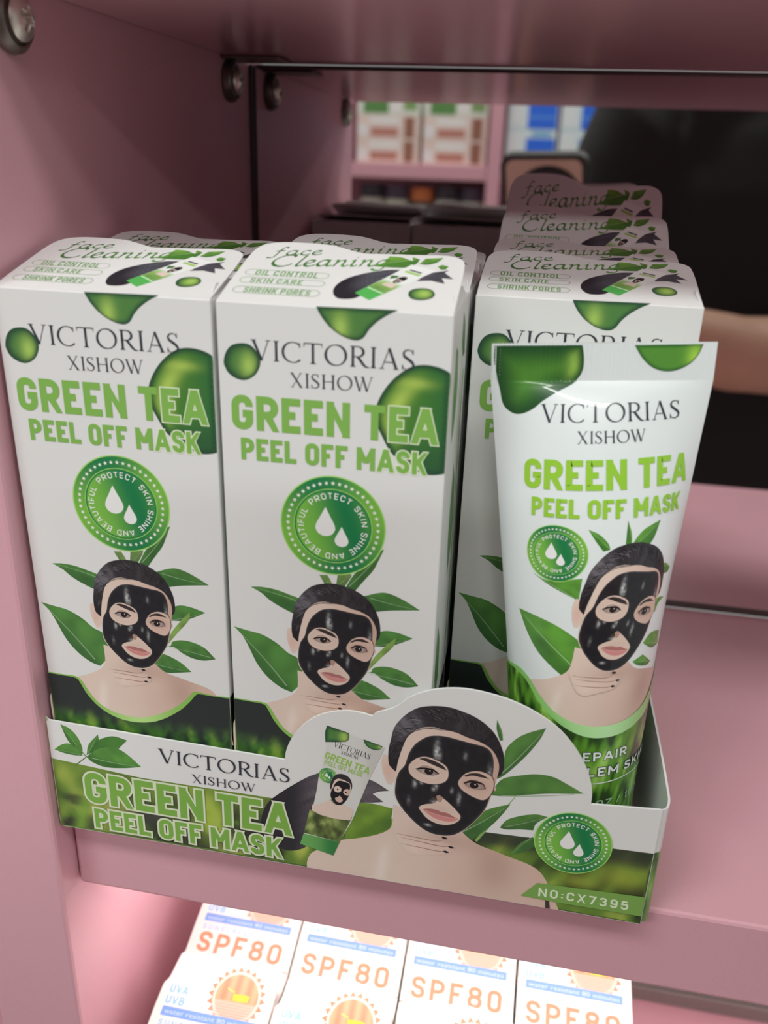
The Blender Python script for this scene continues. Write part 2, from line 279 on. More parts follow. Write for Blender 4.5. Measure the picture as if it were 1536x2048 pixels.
 'ul5': [(-18.3,56.6),(-13.4,56.2),(-8.6,55.0),(-4.8,52.9),(-2.2,50.4),(-1.8,46.7),(-2.6,43.0),(-5.6,40.8),(-9.3,43.7),(-12.6,46.7),(-15.8,51.4)],
 'ur1': [(16.6,69.4),(18.8,69.3),(21.5,67.5),(20.6,66.4),(17.3,66.5)],
 'ur2': [(20.2,59.7),(17.6,58.8),(16.2,56.4),(15.7,59.7),(17.3,60.4)],
 'ur3': [(20.4,50.2),(15.8,51.1),(13.0,49.1),(16.8,46.5),(20.9,46.1)],
 'ur4': [(17.1,42.6),(13.4,45.8),(10.2,44.7),(12.0,43.2),(15.7,42.0)],
 'u_face': [(4.2,59.7),(12.3,57.9),(4.6,43.3),(-3.0,63.7),(-4.2,61.4)],
 'u_face8': [(6.5,75.9),(-2.9,62.3),(16.9,64.9)],
 'u_should': [(-13.1,36.1),(-8.2,39.3),(-3.5,42.3),(-1.7,43.9),(-1.9,48.4),(9.5,46.4),(10.4,43.2),(19.3,39.8)],
 'u_arc': [(-23.7,38.7),(-18.0,39.7),(-15.0,38.3),(-12.5,35.5),(-9.1,31.9),(-6.0,29.8),(-1.1,28.1),(3.9,27.7),(8.9,28.2),(14.5,29.8),(18.3,32.2)],
 'u_arc2': [(-23.7,38.0),(-18.9,38.3),(-15.7,37.1),(-12.4,33.1),(-9.0,29.5),(-4.9,26.7),(-0.4,24.8),(4.1,24.3),(9.2,24.7),(15.2,26.3),(19.2,27.9)],
 'u_repair': [(-2.0,17.4),(11.2,17.7),(10.4,20.9)],
 'u_prob': [(-1.3,13.1),(2.3,13.6),(20.4,10.4),(17.7,15.3)],
 'u_line': [(2.4,11.0),(7.6,11.3),(16.4,8.6)],
 'u_oz': [(3.8,3.5),(23.2,-3.8),(23.9,-2.5)],
}
# ------------------------------------------------------------------ printing: flat inked shapes laid on card, coordinates in millimetres
def mixc(a, b, t): t = max(0, min(1, t)); return tuple(x + (y - x) * t for x, y in zip(a, b))
def sm(a, b, x): t = max(0, min(1, (x - a) / (b - a))); return t * t * (3 - 2 * t)
def spline(pts, n=5, closed=True, sharp=58):
    P = [Vector(p) for p in pts]; N = len(P)
    def ang(i):
        a = P[i] - P[i - 1]; b = P[(i + 1) % N] - P[i]
        return math.degrees(a.angle(b)) if a.length > 1e-9 and b.length > 1e-9 else 0
    sh = [(not closed and i in (0, N - 1)) or ang(i) > sharp for i in range(N)]
    out = []
    for i in range(N if closed else N - 1):
        a, b = P[i], P[(i + 1) % N]; L = (b - a).length
        def tan(j):
            if sh[j]: return (b - a)
            t = P[(j + 1) % N] - P[j - 1]
            return t.normalized() * L if t.length > 1e-9 else b - a
        m0, m1 = tan(i), tan((i + 1) % N)
        for k in range(n):
            t = k / n; t2 = t * t; t3 = t2 * t
            out.append(tuple(a * (2 * t3 - 3 * t2 + 1) + m0 * (t3 - 2 * t2 + t) + b * (-2 * t3 + 3 * t2) + m1 * (t3 - t2)))
    if not closed: out.append(tuple(P[-1]))
    return out
def inside(poly, X, Y):
    r = np.zeros(X.shape, bool); j = len(poly) - 1
    for i in range(len(poly)):
        xi, yi = poly[i]; xj, yj = poly[j]
        if yi != yj: r ^= ((yi > Y) != (yj > Y)) & (X < (xj - xi) * (Y - yi) / (yj - yi) + xi)
        j = i
    return r
def pdist(poly, x, y):
    A = np.array(poly); B = np.roll(A, -1, 0); d = B - A; L = (d ** 2).sum(1) + 1e-12
    t = np.clip(((x - A[:, 0]) * d[:, 0] + (y - A[:, 1]) * d[:, 1]) / L, 0, 1)
    return float(np.sqrt((A[:, 0] + t * d[:, 0] - x) ** 2 + (A[:, 1] + t * d[:, 1] - y) ** 2).min())

class Art:
    def __init__(s, step=0.0008, maxseg=None): s.V = []; s.F = []; s.C = []; s.l = 0.004; s.step = step; s.maxseg = maxseg; s.T = None; s.clip = None
    def up(s, k=1): s.l += s.step * k
    def _add(s, vs, fs, cs, dl=0):
        o = len(s.V); s.V += [(x, y, s.l + dl) for x, y in vs]; s.F += [tuple(i + o for i in f) for f in fs]; s.C += cs
    def poly(s, pts, col, smooth=True, grid=None, n=5, sharp=58, T=None):
        """filled outline; col is a colour or a function of (x, y) in the outline's own coordinates"""
        p = spline(pts, n, True, sharp) if smooth else [tuple(q) for q in pts]
        T = T or s.T
        g = grid
        if s.maxseg: g = min(g or 9, s.maxseg / (T.scale if T else 1))
        vs = [Vector(q) for q in p]; N = len(p)
        if s.maxseg and not smooth:
            q = []
            for i in range(N):
                a, b = Vector(p[i]), Vector(p[(i + 1) % N]); k = max(1, int((b - a).length / g))
                q += [a.lerp(b, t / k) for t in range(k)]
            vs = q; N = len(vs); p = [tuple(a) for a in vs]
        if g:
            A = np.array(p); x0, y0 = A.min(0); x1, y1 = A.max(0)
            X, Y = np.meshgrid(np.arange(x0 + g * .37, x1, g), np.arange(y0 + g * .41, y1, g)); X = X + (np.arange(X.shape[0])[:, None] % 2) * g * .5
            k = inside(p, X, Y)
            vs += [Vector((a, b)) for a, b in zip(X[k], Y[k])]
        r = delaunay_2d_cdt(vs, [], [list(range(N))], 1, 1e-7)
        ov = [tuple(v) for v in r[0]]
        cs = [col(x, y) for x, y in ov] if callable(col) else [col] * len(ov)
        if T: ov = [T(x, y) for x, y in ov]
        s._add(ov, [tuple(f) for f in r[2]], cs); s.up(1.4)
    def stroke(s, pts, wd, col, T=None, closed=False, dl=0):
        """ribbon along pts, of width wd (number or one per point), mitred"""
        T = T or s.T
        P = [Vector(p) for p in pts]
        W = list(wd) if isinstance(wd, (list, tuple)) else [wd] * len(P)
        if s.maxseg:
            q, w2 = [], []
            M = len(P) if closed else len(P) - 1
            mx = s.maxseg / (T.scale if T else 1)
            for i in range(M):
                a, b = P[i], P[(i + 1) % len(P)]; k = max(1, int(math.ceil((b - a).length / mx)))
                for t in range(k): q.append(a.lerp(b, t / k)); w2.append(W[i] + (W[(i + 1) % len(P)] - W[i]) * t / k)
            if not closed: q.append(P[-1]); w2.append(W[-1])
            P, W = q, w2
        n = len(P); vs = []
        for i in range(n):
            a = P[i] - P[i - 1] if (i or closed) else P[1] - P[0]
            b = P[(i + 1) % n] - P[i] if (i < n - 1 or closed) else P[-1] - P[-2]
            a = a.normalized() if a.length > 1e-9 else b.normalized(); b = b.normalized() if b.length > 1e-9 else a
            na = Vector((-a.y, a.x)); nb = Vector((-b.y, b.x)); m = na + nb
            m = m / max(m.length_squared, .62) * 2
            vs += [tuple(P[i] + m * W[i] / 2), tuple(P[i] - m * W[i] / 2)]
        M = n if closed else n - 1
        fs = [(2 * i, 2 * i + 1, 2 * ((i + 1) % n) + 1, 2 * ((i + 1) % n)) for i in range(M)]
        cs = [col(*v) for v in vs] if callable(col) else [col] * len(vs)
        if T: vs = [T(*v) for v in vs]
        s._add(vs, fs, cs, dl)
    def stroke_quad(s, vs, col):
        a, b, c, d = [Vector(v) for v in vs]       # a, b low edge; c, d high edge
        n = max(1, int(math.ceil((c - a).length / s.maxseg))) if s.maxseg else 1
        m = max(1, int(math.ceil((b - a).length / s.maxseg))) if s.maxseg else 1
        pts = [tuple(a.lerp(b, i / m).lerp(c.lerp(d, i / m), k / n)) for k in range(n + 1) for i in range(m + 1)]
        fs = [(k * (m + 1) + i, k * (m + 1) + i + 1, (k + 1) * (m + 1) + i + 1, (k + 1) * (m + 1) + i) for k in range(n) for i in range(m)]
        if s.T: pts = [s.T(*v) for v in pts]
        s._add(pts, fs, [col(*v) for v in pts] if callable(col) else [col] * len(pts))
    def circle(s, cx, cy, r, col, n=40, grid=None, T=None, ry=None):
        s.poly([(cx + r * math.cos(2 * math.pi * k / n), cy + (ry or r) * math.sin(2 * math.pi * k / n)) for k in range(n)], col, False, grid, T=T)
    def into(s, mb, f, pick=None):
        """transfer onto a surface; f maps (x mm, y mm, layer mm) to a point"""
        pv = [f(*v) for v in s.V]; F = s.F if pick is None else [q for q in s.F if pick(sum(s.V[i][1] for i in q) / len(q))]
        used = sorted({i for q in F for i in q}); mp = {i: k for k, i in enumerate(used)}
        a = [pv[i] for i in used]; fs = []
        for q in F:
            q2 = tuple(mp[i] for i in q); fs.append(q2)
        mb.add(a, fs, [s.C[i] for i in used])
class Aff:
    def __init__(s, src, dst):
        A = np.array([[x, y, 1] for x, y in src]); s.m = np.linalg.lstsq(A, np.array(dst), rcond=None)[0]
        s.scale = math.sqrt(abs(np.linalg.det(s.m[:2])))
    def __call__(s, x, y): m = s.m; return (x * m[0, 0] + y * m[1, 0] + m[2, 0], x * m[0, 1] + y * m[1, 1] + m[2, 1])
class Fn:
    def __init__(s, f, scale=1): s.f = f; s.scale = scale
    def __call__(s, x, y): return s.f(x, y)

# ---- sans capitals: centre lines in a unit box, third number = corner rounding
R_ = .5
GL = {
 'A': (.72, [((-.02, 0), (.45, 1)), ((1.02, 0), (.55, 1)), ((.16, .24), (.84, .24))]),
 'B': (.62, ['c', ((0, 0), (0, 1), (.94, 1, R_), (.94, .53, R_), (0, .53)), 'c', ((0, .53), (1, .53, R_), (1, 0, R_), (0, 0))]),
 'C': (.60, [((1, .70), (1, 1, R_), (0, 1, R_), (0, 0, R_), (1, 0, R_), (1, .30))]),
 'D': (.62, ['c', ((0, 0), (0, 1), (1, 1, R_), (1, 0, R_))]),
 'E': (.54, [((1, 0), (0, 0), (0, 1), (1, 1)), ((0, .51), (.88, .51))]),
 'F': (.53, [((0, 0), (0, 1), (1, 1)), ((0, .49), (.88, .49))]),
 'G': (.62, [((1, .72), (1, 1, R_), (0, 1, R_), (0, 0, R_), (1, 0, R_), (1, .46), (.52, .46))]),
 'H': (.62, [((0, 0), (0, 1)), ((1, 0), (1, 1)), ((0, .5), (1, .5))]),
 'I': (.2, [((.5, 0), (.5, 1))]),
 'K': (.64, [((0, 0), (0, 1)), ((1, 1), (.06, .36)), ((.38, .58), (1, 0))]),
 'L': (.52, [((0, 1), (0, 0), (1, 0))]),
 'M': (.80, [((0, 0), (0, 1)), ((1, 0), (1, 1)), ((.02, 1), (.5, .26)), ((.98, 1), (.5, .26))]),
 'N': (.66, [((0, 0), (0, 1)), ((1, 0), (1, 1)), ((0, 1), (1, 0))]),
 'O': (.62, ['c', ((0, 0, R_), (0, 1, R_), (1, 1, R_), (1, 0, R_))]),
 'P': (.60, [((0, 0), (0, 1)), ((0, 1), (1, 1, R_), (1, .42, R_), (0, .42))]),
 'R': (.63, [((0, 0), (0, 1)), ((0, 1), (1, 1, R_), (1, .45, R_), (0, .45)), ((.5, .45), (1, 0))]),
 'S': (.58, [((1, .74), (1, 1, R_), (0, 1, R_), (0, .54, R_), (1, .47, R_), (1, 0, R_), (0, 0, R_), (0, .26))]),
 'T': (.58, [((0, 1), (1, 1)), ((.5, 1), (.5, 0))]),
 'U': (.62, [((0, 1), (0, 0, R_), (1, 0, R_), (1, 1))]),
 'V': (.68, [((0, 1), (.47, 0)), ((1, 1), (.53, 0))]),
 'W': (.96, [((0, 1), (.25, 0)), ((.28, 0), (.5, .95)), ((.5, .95), (.72, 0)), ((.75, 0), (1, 1))]),
 'X': (.64, [((0, 0), (1, 1)), ((0, 1), (1, 0))]),
 'Y': (.66, [((0, 1), (.5, .42)), ((1, 1), (.5, .42)), ((.5, .50), (.5, 0))]),
 'Z': (.58, [((0, 1), (1, 1), (0, 0), (1, 0))]),
 '0': (.58, ['c', ((0, 0, R_), (0, 1, R_), (1, 1, R_), (1, 0, R_))]),
 '1': (.34, [((.1, .78), (.8, 1), (.8, 0))]),
 '3': (.58, [((0, .76), (0, 1, R_), (.96, 1, R_), (.96, .54, R_), (.4, .54)), ((.4, .54), (1, .54, R_), (1, 0, R_), (0, 0, R_), (0, .24))]),
 '5': (.58, [((.95, 1), (.06, 1), (.03, .55), (.4, .62, .2), (1, .62, R_), (1, 0, R_), (0, 0, R_), (0, .22))]),
 '7': (.58, [((0, 1), (1, 1)), ((1, 1), (.36, 0))]),
 '8': (.60, ['c', ((.05, .54, R_), (.05, 1, R_), (.95, 1, R_), (.95, .54, R_)), 'c', ((0, 0, R_), (0, .54, R_), (1, .54, R_), (1, 0, R_))]),
 '9': (.58, ['c', ((0, .42, R_), (0, 1, R_), (1, 1, R_), (1, .42, R_)), ((1, .72), (1, 0, R_), (0, 0, R_), (0, .22))]),
 ':': (.2, [((.5, .12), (.5, .26)), ((.5, .6), (.5, .74))]), '.': (.2, [((.5, 0), (.5, .1))]), '/': (.4, [((0, 0), (1, 1))]), '-': (.4, [((0, .5), (1, .5))]),
}
def corner(path, wd, sw):
    pts = [(sw / 2 + p[0] * max(wd - sw, 0), sw / 2 + p[1] * (1 - sw), p[2] if len(p) > 2 else 0) for p in path]
    return pts
def rounded(pts, closed):
    out = []; n = len(pts)
    for i, (x, y, r) in enumerate(pts):
        p = Vector((x, y))
        if not r or (not closed and i in (0, n - 1)): out.append(p); continue
        a = Vector(pts[i - 1][:2]) - p; b = Vector(pts[(i + 1) % n][:2]) - p
        rr = min(.30, a.length * (.5 if pts[i - 1][2] else 1) , b.length * (.5 if pts[(i + 1) % n][2] else 1))
        rr = min(rr, .5 * min(max(a.length, .01), max(b.length, .01)) + .12)
        A = p + a.normalized() * rr; B = p + b.normalized() * rr; k = 5
        for t in range(k + 1):
            t /= k; out.append(A.lerp(p, t * 1.0).lerp(p.lerp(B, t), t) * .55 + (A.lerp(B, t)) * 0 + .45 * arc(A, p, B, t))
    q = [out[0]]
    for p in out[1:]:
        if (p - q[-1]).length > 1e-4: q.append(p)
    if closed and (q[0] - q[-1]).length < 1e-4: q.pop()
    return q
def arc(A, p, B, t):
    a, b = A - p, B - p
    return p + a * (1 - math.sin(t * math.pi / 2)) + b * (1 - math.cos(t * math.pi / 2))
def layout(txt, sw, gap, space):
    x = 0; out = []
    for ch in txt:
        if ch == ' ': x += space; continue
        wd = GL[ch][0]; wd = max(wd, sw); out.append((ch, x, wd)); x += wd + gap
    return out, x - gap
def sans(art, txt, p0, p1, h, col, sw=.19, gap=.10, space=.30, grow=0, up=None, place=None, only=None):
    """capitals from baseline point p0 to p1 (mm), cap height h mm; grow widens the ink (outlines)"""
    lay, W = layout(txt, sw, gap, space)
    p0 = Vector(p0); p1 = Vector(p1); d = (p1 - p0); kx = d.length / W; ux = d.normalized(); uy = Vector((-ux.y, ux.x))
    if up: uy = Vector(up).normalized()
    for ch, x0, wd in lay:
        if only and not only(x0 / W): continue
        closed = False
        for path in GL[ch][1]:
            if path == 'c': closed = True; continue
            q = rounded(corner(path, wd, sw), closed)
            # ink thickness is set in mm, so map the centre line first and sweep after
            if place: f = [place(x0 * kx + p.x * kx, p.y * h) for p in q]
            else: f = [tuple(p0 + ux * (x0 + p.x) * kx + uy * p.y * h) for p in q]
            wmm = sw * (h * .55 + kx * .45)
            if not closed and len(f) > 1:
                for e, o in ((0, 1), (-1, -2)):     # square off the ends that reach the edge of the letter's box
                    g, g2 = path[e], path[o]; hz = abs(g[0] - g2[0]) * wd > abs(g[1] - g2[1]); edge = g[0] in (0, 1) if hz else g[1] in (0, 1)
                    v = Vector(f[e]) - Vector(f[o]); f[e] = tuple(Vector(f[e]) + v.normalized() * (grow + (0 if not edge else wmm * .5)))
            g, g2 = path[0], path[-1]
            if not place and len(path) == 2 and abs(g[0] - g2[0]) > .02 and abs(g[1] - g2[1]) > .02:     # diagonals are cut level with the line of type
                e0, e1 = [p0 + ux * (x0 + p.x) * kx + uy * p.y * h for p in (q[0], q[-1])]
                dd = (e1 - e0).normalized(); hw = (wmm / 2 + grow) / max(abs(dd.dot(uy)), .3); vs = []
                for e, pt in ((g, e0), (g2, e1)):
                    t = pt.dot(uy) - p0.dot(uy); t1 = h + grow if e[1] == 1 else (-grow if e[1] == 0 else t)
                    c = pt + dd * ((t1 - t) / dd.dot(uy)); a = (c - p0).dot(ux); lo, hi = x0 * kx - grow - .02 * h, (x0 + wd) * kx + grow + .02 * h
                    for sg in (-1, 1): vs.append(tuple(p0 + ux * max(lo, min(hi, a + sg * hw)) + uy * t1))
                if (vs[2][1] - vs[0][1]) < 0: vs = [vs[2], vs[3], vs[0], vs[1]]
                art.stroke_quad(vs, col); art.up(1.0); closed = False; continue
            art.stroke(f, wmm + 2 * grow, col, closed=closed)
            art.up(1.0); closed = False
    art.up(1)
    return kx

# ---- roman serif capitals: (points, widths) strokes in cap-height units
def ell(cx, cy, rx, ry, a0, a1, n, thin, thick, ax=0):
    P, Wd = [], []
    for k in range(n + 1):
        a = math.radians(a0 + (a1 - a0) * k / n); P.append((cx + rx * math.cos(a), cy + ry * math.sin(a)))
        Wd.append(thin + (thick - thin) * abs(math.cos(a - ax)) ** 1.6)
    return P, Wd
TK, TN = .115, .04
def serif(x, y, l=.10, r=.10, up=1):
    return [([(x - l, y + up * .017), (x + r, y + up * .017)], [.034, .034]), ([(x, y + up * .02), (x, y + up * .085)], [TK + .09, TK])]
def tserif(x, y, l=.09, r=.09, up=1): return [([(x - l, y + up * .017), (x + r, y + up * .017)], [.034, .034])]
SG = {
 'V': (.80, [([(.09, 1), (.42, 0)], [TK, TK]), ([(.41, 0), (.70, 1)], [TN, TN])] + tserif(.09, 1, .10, .12, -1) + tserif(.70, 1, .11, .09, -1)),
 'I': (.30, [([(.15, 0), (.15, 1)], [TK, TK])] + serif(.15, 0) + serif(.15, 1, up=-1)),
 'C': (.82, [ell(.46, .5, .40, .49, 48, 316, 26, TN, TK), ([(.735, .98), (.735, .74)], [.03, .05])]),
 'T': (.76, [([(.38, 0), (.38, 1)], [TK, TK]), ([(.03, .975), (.73, .975)], [.05, .05]), ([(.035, 1), (.02, .80)], [.05, .02]), ([(.725, 1), (.74, .80)], [.05, .02])] + serif(.38, 0, .12, .12)),
 'O': (.92, [ell(.46, .5, .40, .49, 0, 360, 36, TN, TK, .25)]),
 'R': (.74, [([(.15, 0), (.15, 1)], [TK, TK])] + serif(.15, 0) + serif(.15, 1, .10, .0, up=-1) + [([(.15, .975), (.34, .975)], [.045, .045]), ell(.34, .735, .22, .24, 90, -90, 14, .045, TK), ([(.34, .495), (.15, .495)], [.045, .045]), ([(.34, .50), (.56, .14), (.66, .03), (.80, .0)], [TK, TK, .08, .03])]),
 'A': (.80, [([(.11, 0), (.40, 1)], [TN, TN]), ([(.39, 1), (.69, 0)], [TK, TK]), ([(.21, .33), (.58, .33)], [.045, .045])] + tserif(.11, 0, .09, .10) + tserif(.69, 0, .11, .09)),
 'S': (.56, [([(.44, .78), (.41, .92), (.28, .98), (.14, .93), (.08, .80), (.12, .66), (.26, .54), (.40, .42), (.48, .28), (.44, .12), (.30, .02), (.15, .05), (.07, .15), (.06, .24)], [.03, .035, .045, .06, .085, .11, .125, .125, .10, .075, .05, .04, .035, .03]), ([(.445, 1), (.445, .76)], [.03, .05]), ([(.055, 0), (.055, .26)], [.03, .05])]),
 'X': (.80, [([(.10, 1), (.66, 0)], [TK, TK]), ([(.12, 0), (.64, 1)], [TN, TN])] + tserif(.10, 1, .09, .11, -1) + tserif(.66, 0, .11, .09) + tserif(.12, 0) + tserif(.64, 1, up=-1)),
 'H': (.86, [([(.15, 0), (.15, 1)], [TK, TK]), ([(.70, 0), (.70, 1)], [TK, TK]), ([(.15, .52), (.70, .52)], [.045, .045])] + serif(.15, 0) + serif(.15, 1, up=-1) + serif(.70, 0) + serif(.70, 1, up=-1)),
 'W': (1.14, [([(.09, 1), (.36, 0)], [TK, TK]), ([(.35, 0), (.58, .98)], [TN, TN]), ([(.52, 1), (.78, 0)], [TK, TK]), ([(.77, 0), (1.04, 1)], [TN, TN])] + tserif(.09, 1, .09, .11, -1) + tserif(.54, 1, .11, .08, -1) + tserif(1.04, 1, .10, .09, -1)),
}
def roman(art, txt, p0, p1, h, col, gap=.06, bold=1.0):
    x = 0; lay = []
    for ch in txt: lay.append((ch, x)); x += SG[ch][0] + gap
    W = x - gap; p0 = Vector(p0); p1 = Vector(p1); ux = (p1 - p0).normalized(); uy = Vector((-ux.y, ux.x)); kx = (p1 - p0).length / W
    for ch, x0 in lay:
        for P, Wd in SG[ch][1]:
            art.stroke([tuple(p0 + ux * (x0 + a) * kx + uy * b * h) for a, b in P], [q * bold * (kx + h) / 2 for q in Wd], col); art.up(.3)
    art.up(1)

# ---- chancery italic with a broad nib (for the flap's handwriting)
IT = {
 'f': (.50, [[(.62, 1.62), (.56, 1.78), (.44, 1.74), (.34, 1.45), (.22, .80), (.08, .05), (-.04, -.42), (-.20, -.58), (-.34, -.50)], [(.06, .92), (.28, .98), (.48, 1.0)]]),
 'a': (.66, [[(.58, .90), (.40, 1.0), (.18, .78), (.06, .38), (.12, .06), (.28, .08), (.46, .44), (.60, .98)], [(.60, .98), (.50, .40), (.48, .10), (.56, .02), (.70, .20)]]),
 'c': (.52, [[(.52, .82), (.44, .98), (.26, .90), (.10, .55), (.08, .20), (.20, .02), (.38, .08), (.52, .26)]]),
 'e': (.54, [[(.10, .42), (.34, .56), (.50, .80), (.40, .98), (.22, .86), (.09, .50), (.10, .15), (.24, .02), (.40, .08), (.54, .26)]]),
 'C': (1.0, [[(1.06, 1.50), (1.02, 1.74), (.80, 1.78), (.48, 1.58), (.18, 1.05), (.10, .50), (.26, .10), (.56, .0), (.84, .20), (.98, .42)]]),
 'l': (.36, [[(.52, 1.72), (.40, 1.30), (.22, .60), (.12, .12), (.20, .02), (.36, .20)], [(.40, 1.60), (.52, 1.72)]]),
 'n': (.70, [[(.12, .84), (.24, .98), (.22, .70), (.06, .0)], [(.14, .40), (.34, .84), (.52, .98), (.56, .76), (.46, .28), (.48, .06), (.58, .02), (.72, .20)]]),
 'i': (.36, [[(.10, .82), (.24, .98), (.20, .66), (.10, .22), (.14, .03), (.24, .04), (.36, .20)], [(.32, 1.36), (.37, 1.42)]]),
 'g': (.66, [[(.58, .90), (.40, 1.0), (.18, .78), (.06, .40), (.12, .10), (.28, .12), (.46, .46), (.60, .98)], [(.60, .98), (.48, .40), (.34, -.30), (.14, -.60), (-.08, -.56), (-.14, -.36)]]),
}
def italic(art, txt, p0, p1, xh, col, nib=.17, gap=.06):
    x = 0; lay = []
    for ch in txt: lay.append((ch, x)); x += IT[ch][0] + gap
    W = x - gap; p0 = Vector(p0); ux = (Vector(p1) - p0).normalized(); uy = Vector((-ux.y, ux.x)); kx = (Vector(p1) - p0).length / W
    nv = (ux * math.cos(.75) + uy * math.sin(.75)) * nib * xh / 2
    for ch, x0 in lay:
        for P in IT[ch][1]:
            q = spline(P, 6, False, 95)
            f = [p0 + ux * (x0 + a) * kx + uy * b * xh for a, b in q]
            vs = []
            for p in f: vs += [tuple(p + nv), tuple(p - nv)]
            fs = [(2 * i, 2 * i + 1, 2 * i + 3, 2 * i + 2) for i in range(len(f) - 1)]
            art._add(vs, fs, [col(*v) for v in vs] if callable(col) else [col] * len(vs)); art.up(.3)
            art.stroke([tuple(p) for p in f], nib * xh * .34, col); art.up(.3)
    art.up(1)

# ---- colours of the print
SK1, SK2, SK3 = ink(203, 178, 162), ink(192, 158, 141), ink(160, 126, 110)
BLK, HAIR, HAIR2 = ink(26, 25, 28), ink(46, 41, 43), ink(104, 98, 101)
LF1, LF2, LF3 = ink(66, 104, 50), ink(98, 140, 64), ink(46, 74, 40)
DG, MG, LG = ink(34, 66, 46), ink(76, 118, 58), ink(150, 176, 82)
TXG = ink(118, 160, 72); NAVY = ink(44, 48, 54)
def N2(x, y, s=1, seed=0): return noise.noise(Vector((x * s + seed * 7.3, y * s - seed * 3.1, seed * 1.7)))

def leaf(art, pts, c1=LF1, c2=LF2, T=None, grid=1.2, vein=True):
    P = [Vector(p) for p in pts]; n = len(P)
    def ang(i): return (P[i] - P[i - 1]).angle(P[(i + 1) % n] - P[i])
    it = max(range(n), key=ang); tip = P[it]; ib = max(range(n), key=lambda i: (P[i] - tip).length); base = P[ib]
    d = (base - tip); L = d.length; d = d / L; nn = Vector((-d.y, d.x))
    def col(x, y):
        q = Vector((x, y)) - tip; t = q.dot(d) / L; sd = q.dot(nn)
        c = mixc(c1, c2, .5 + .5 * math.tanh(sd / L * 25) * (1 if nn.y > 0 else -1) * .8)
        c = mixc(c, LF3, .35 + .35 * N2(x, y, 2.2 / max(L, 1) * 3, 2)); return mixc(c, c2, .25 * sm(.5, 0, t))
    art.poly(pts, col, grid=grid, n=6, sharp=50, T=T)
    if vein:
        mid = [tuple(tip + d * L * t + nn * L * .02 * math.sin(t * 3.1)) for t in [k / 10 for k in range(1, 10)]]
        art.stroke(mid, [L * .006 + L * .010 * k / 9 for k in range(9)], mixc(c2, WHITE, .25), T=T); art.up(1)

def drop(art, pts, light=(.35, .35, .3, .5), T=None, grid=.8, dark=DG, mid=MG, bright=LG, rim=.16, lit=1.0, sharp=58):
    p = spline(pts, 5, True, sharp); A = np.array(p); x0, y0 = A.min(0); x1, y1 = A.max(0); w_, h_ = x1 - x0, y1 - y0; m = min(w_, h_)
    lx, ly, rx, ry = light
    def col(x, y):
        d = pdist(p, x, y) / m; u, v = (x - x0) / w_, (y - y0) / h_
        c = mixc(dark, mid, sm(0, rim * 1.6, d) * .9)
        g = math.exp(-(((u - lx) / rx) ** 2 + ((v - ly) / ry) ** 2)); c = mixc(c, bright, g * lit * sm(.0, rim * .7, d))
        return c
    art.poly(p, col, False, grid, T=T)

def badge(art, c, r, T=None):
    cx, cy = c
    g1, g2 = ink(112, 165, 62), ink(22, 108, 62)
    def outer(x, y):
        a = math.atan2(y - cy, x - cx); return mixc(g2, g1, .5 + .5 * math.sin(2 * a + .9 + .0 * x) * .95)
    def inner(x, y):
        t = (x - cx) / r * .8 + (y - cy) / r * .25; return mixc(g1, g2, .5 + .5 * math.sin(4.2 * t - .2 + .6))
    P = lambda rr, n=72: [(cx + rr * math.cos(2 * math.pi * k / n), cy + rr * math.sin(2 * math.pi * k / n)) for k in range(n)]
    art.poly(P(r), ink(150, 190, 96), False, T=T)
    art.poly(P(r * .975), outer, False, r * .09, T=T)
    art.poly(P(r * .745), ink(150, 188, 92), False, T=T)
    art.poly(P(r * .73), ink(30, 112, 64), False, T=T)
    art.poly(P(r * .70), inner, False, r * .07, T=T)
    l0 = art.l
    for k in range(44):
        a = 2 * math.pi * k / 44; sx, sy = cx + r * .855 * math.cos(a), cy + r * .855 * math.sin(a)
        art.poly([(sx + r * (.045 if j % 2 == 0 else .019) * math.cos(a + math.pi * j / 5), sy + r * (.045 if j % 2 == 0 else .019) * math.sin(a + math.pi * j / 5)) for j in range(10)], ink(222, 226, 196), False, T=T); art.l = l0
    art.up(1)
    txt = 'PROTECT SKIN SHINE AND BEAUTIFUL'; rb = r * .545; span = math.radians(348)
    def place(x, y):
        a = math.radians(136) - x / rb; q = (cx + (rb + y) * math.cos(a), cy + (rb + y) * math.sin(a)); return T(*q) if T else q
    t0, art.T = art.T, None
    k = T.scale if T else 1
    lay, W = layout(txt, .16, .17, .5)
    # letters are placed one by one so that they stand on the circle
    hh = r * .125
    for ch, x0, wd in lay:
        closed = False
        for path in GL[ch][1]:
            if path == 'c': closed = True; continue
            q = rounded(corner(path, wd, .16), closed); s_ = span * rb / W
            art.stroke([place((x0 + p.x) * s_, p.y * hh) for p in q], .15 * hh * k, ink(214, 222, 200), closed=closed); art.up(.2); closed = False
    art.T = t0; art.up(1)
    for dx, dy, s_ in ((-.14, .06, 1.0), (.17, -.21, .70)):
        pts = [(cx + r * (dx + s_ * a), cy + r * (dy + s_ * b)) for a, b in ((0, .32), (.09, .14), (.175, -.03), (.19, -.12), (.13, -.22), (0, -.265), (-.13, -.22), (-.19, -.12), (-.175, -.03), (-.09, .14))]
        art.poly(pts, ink(226, 226, 216), True, T=T, sharp=40)

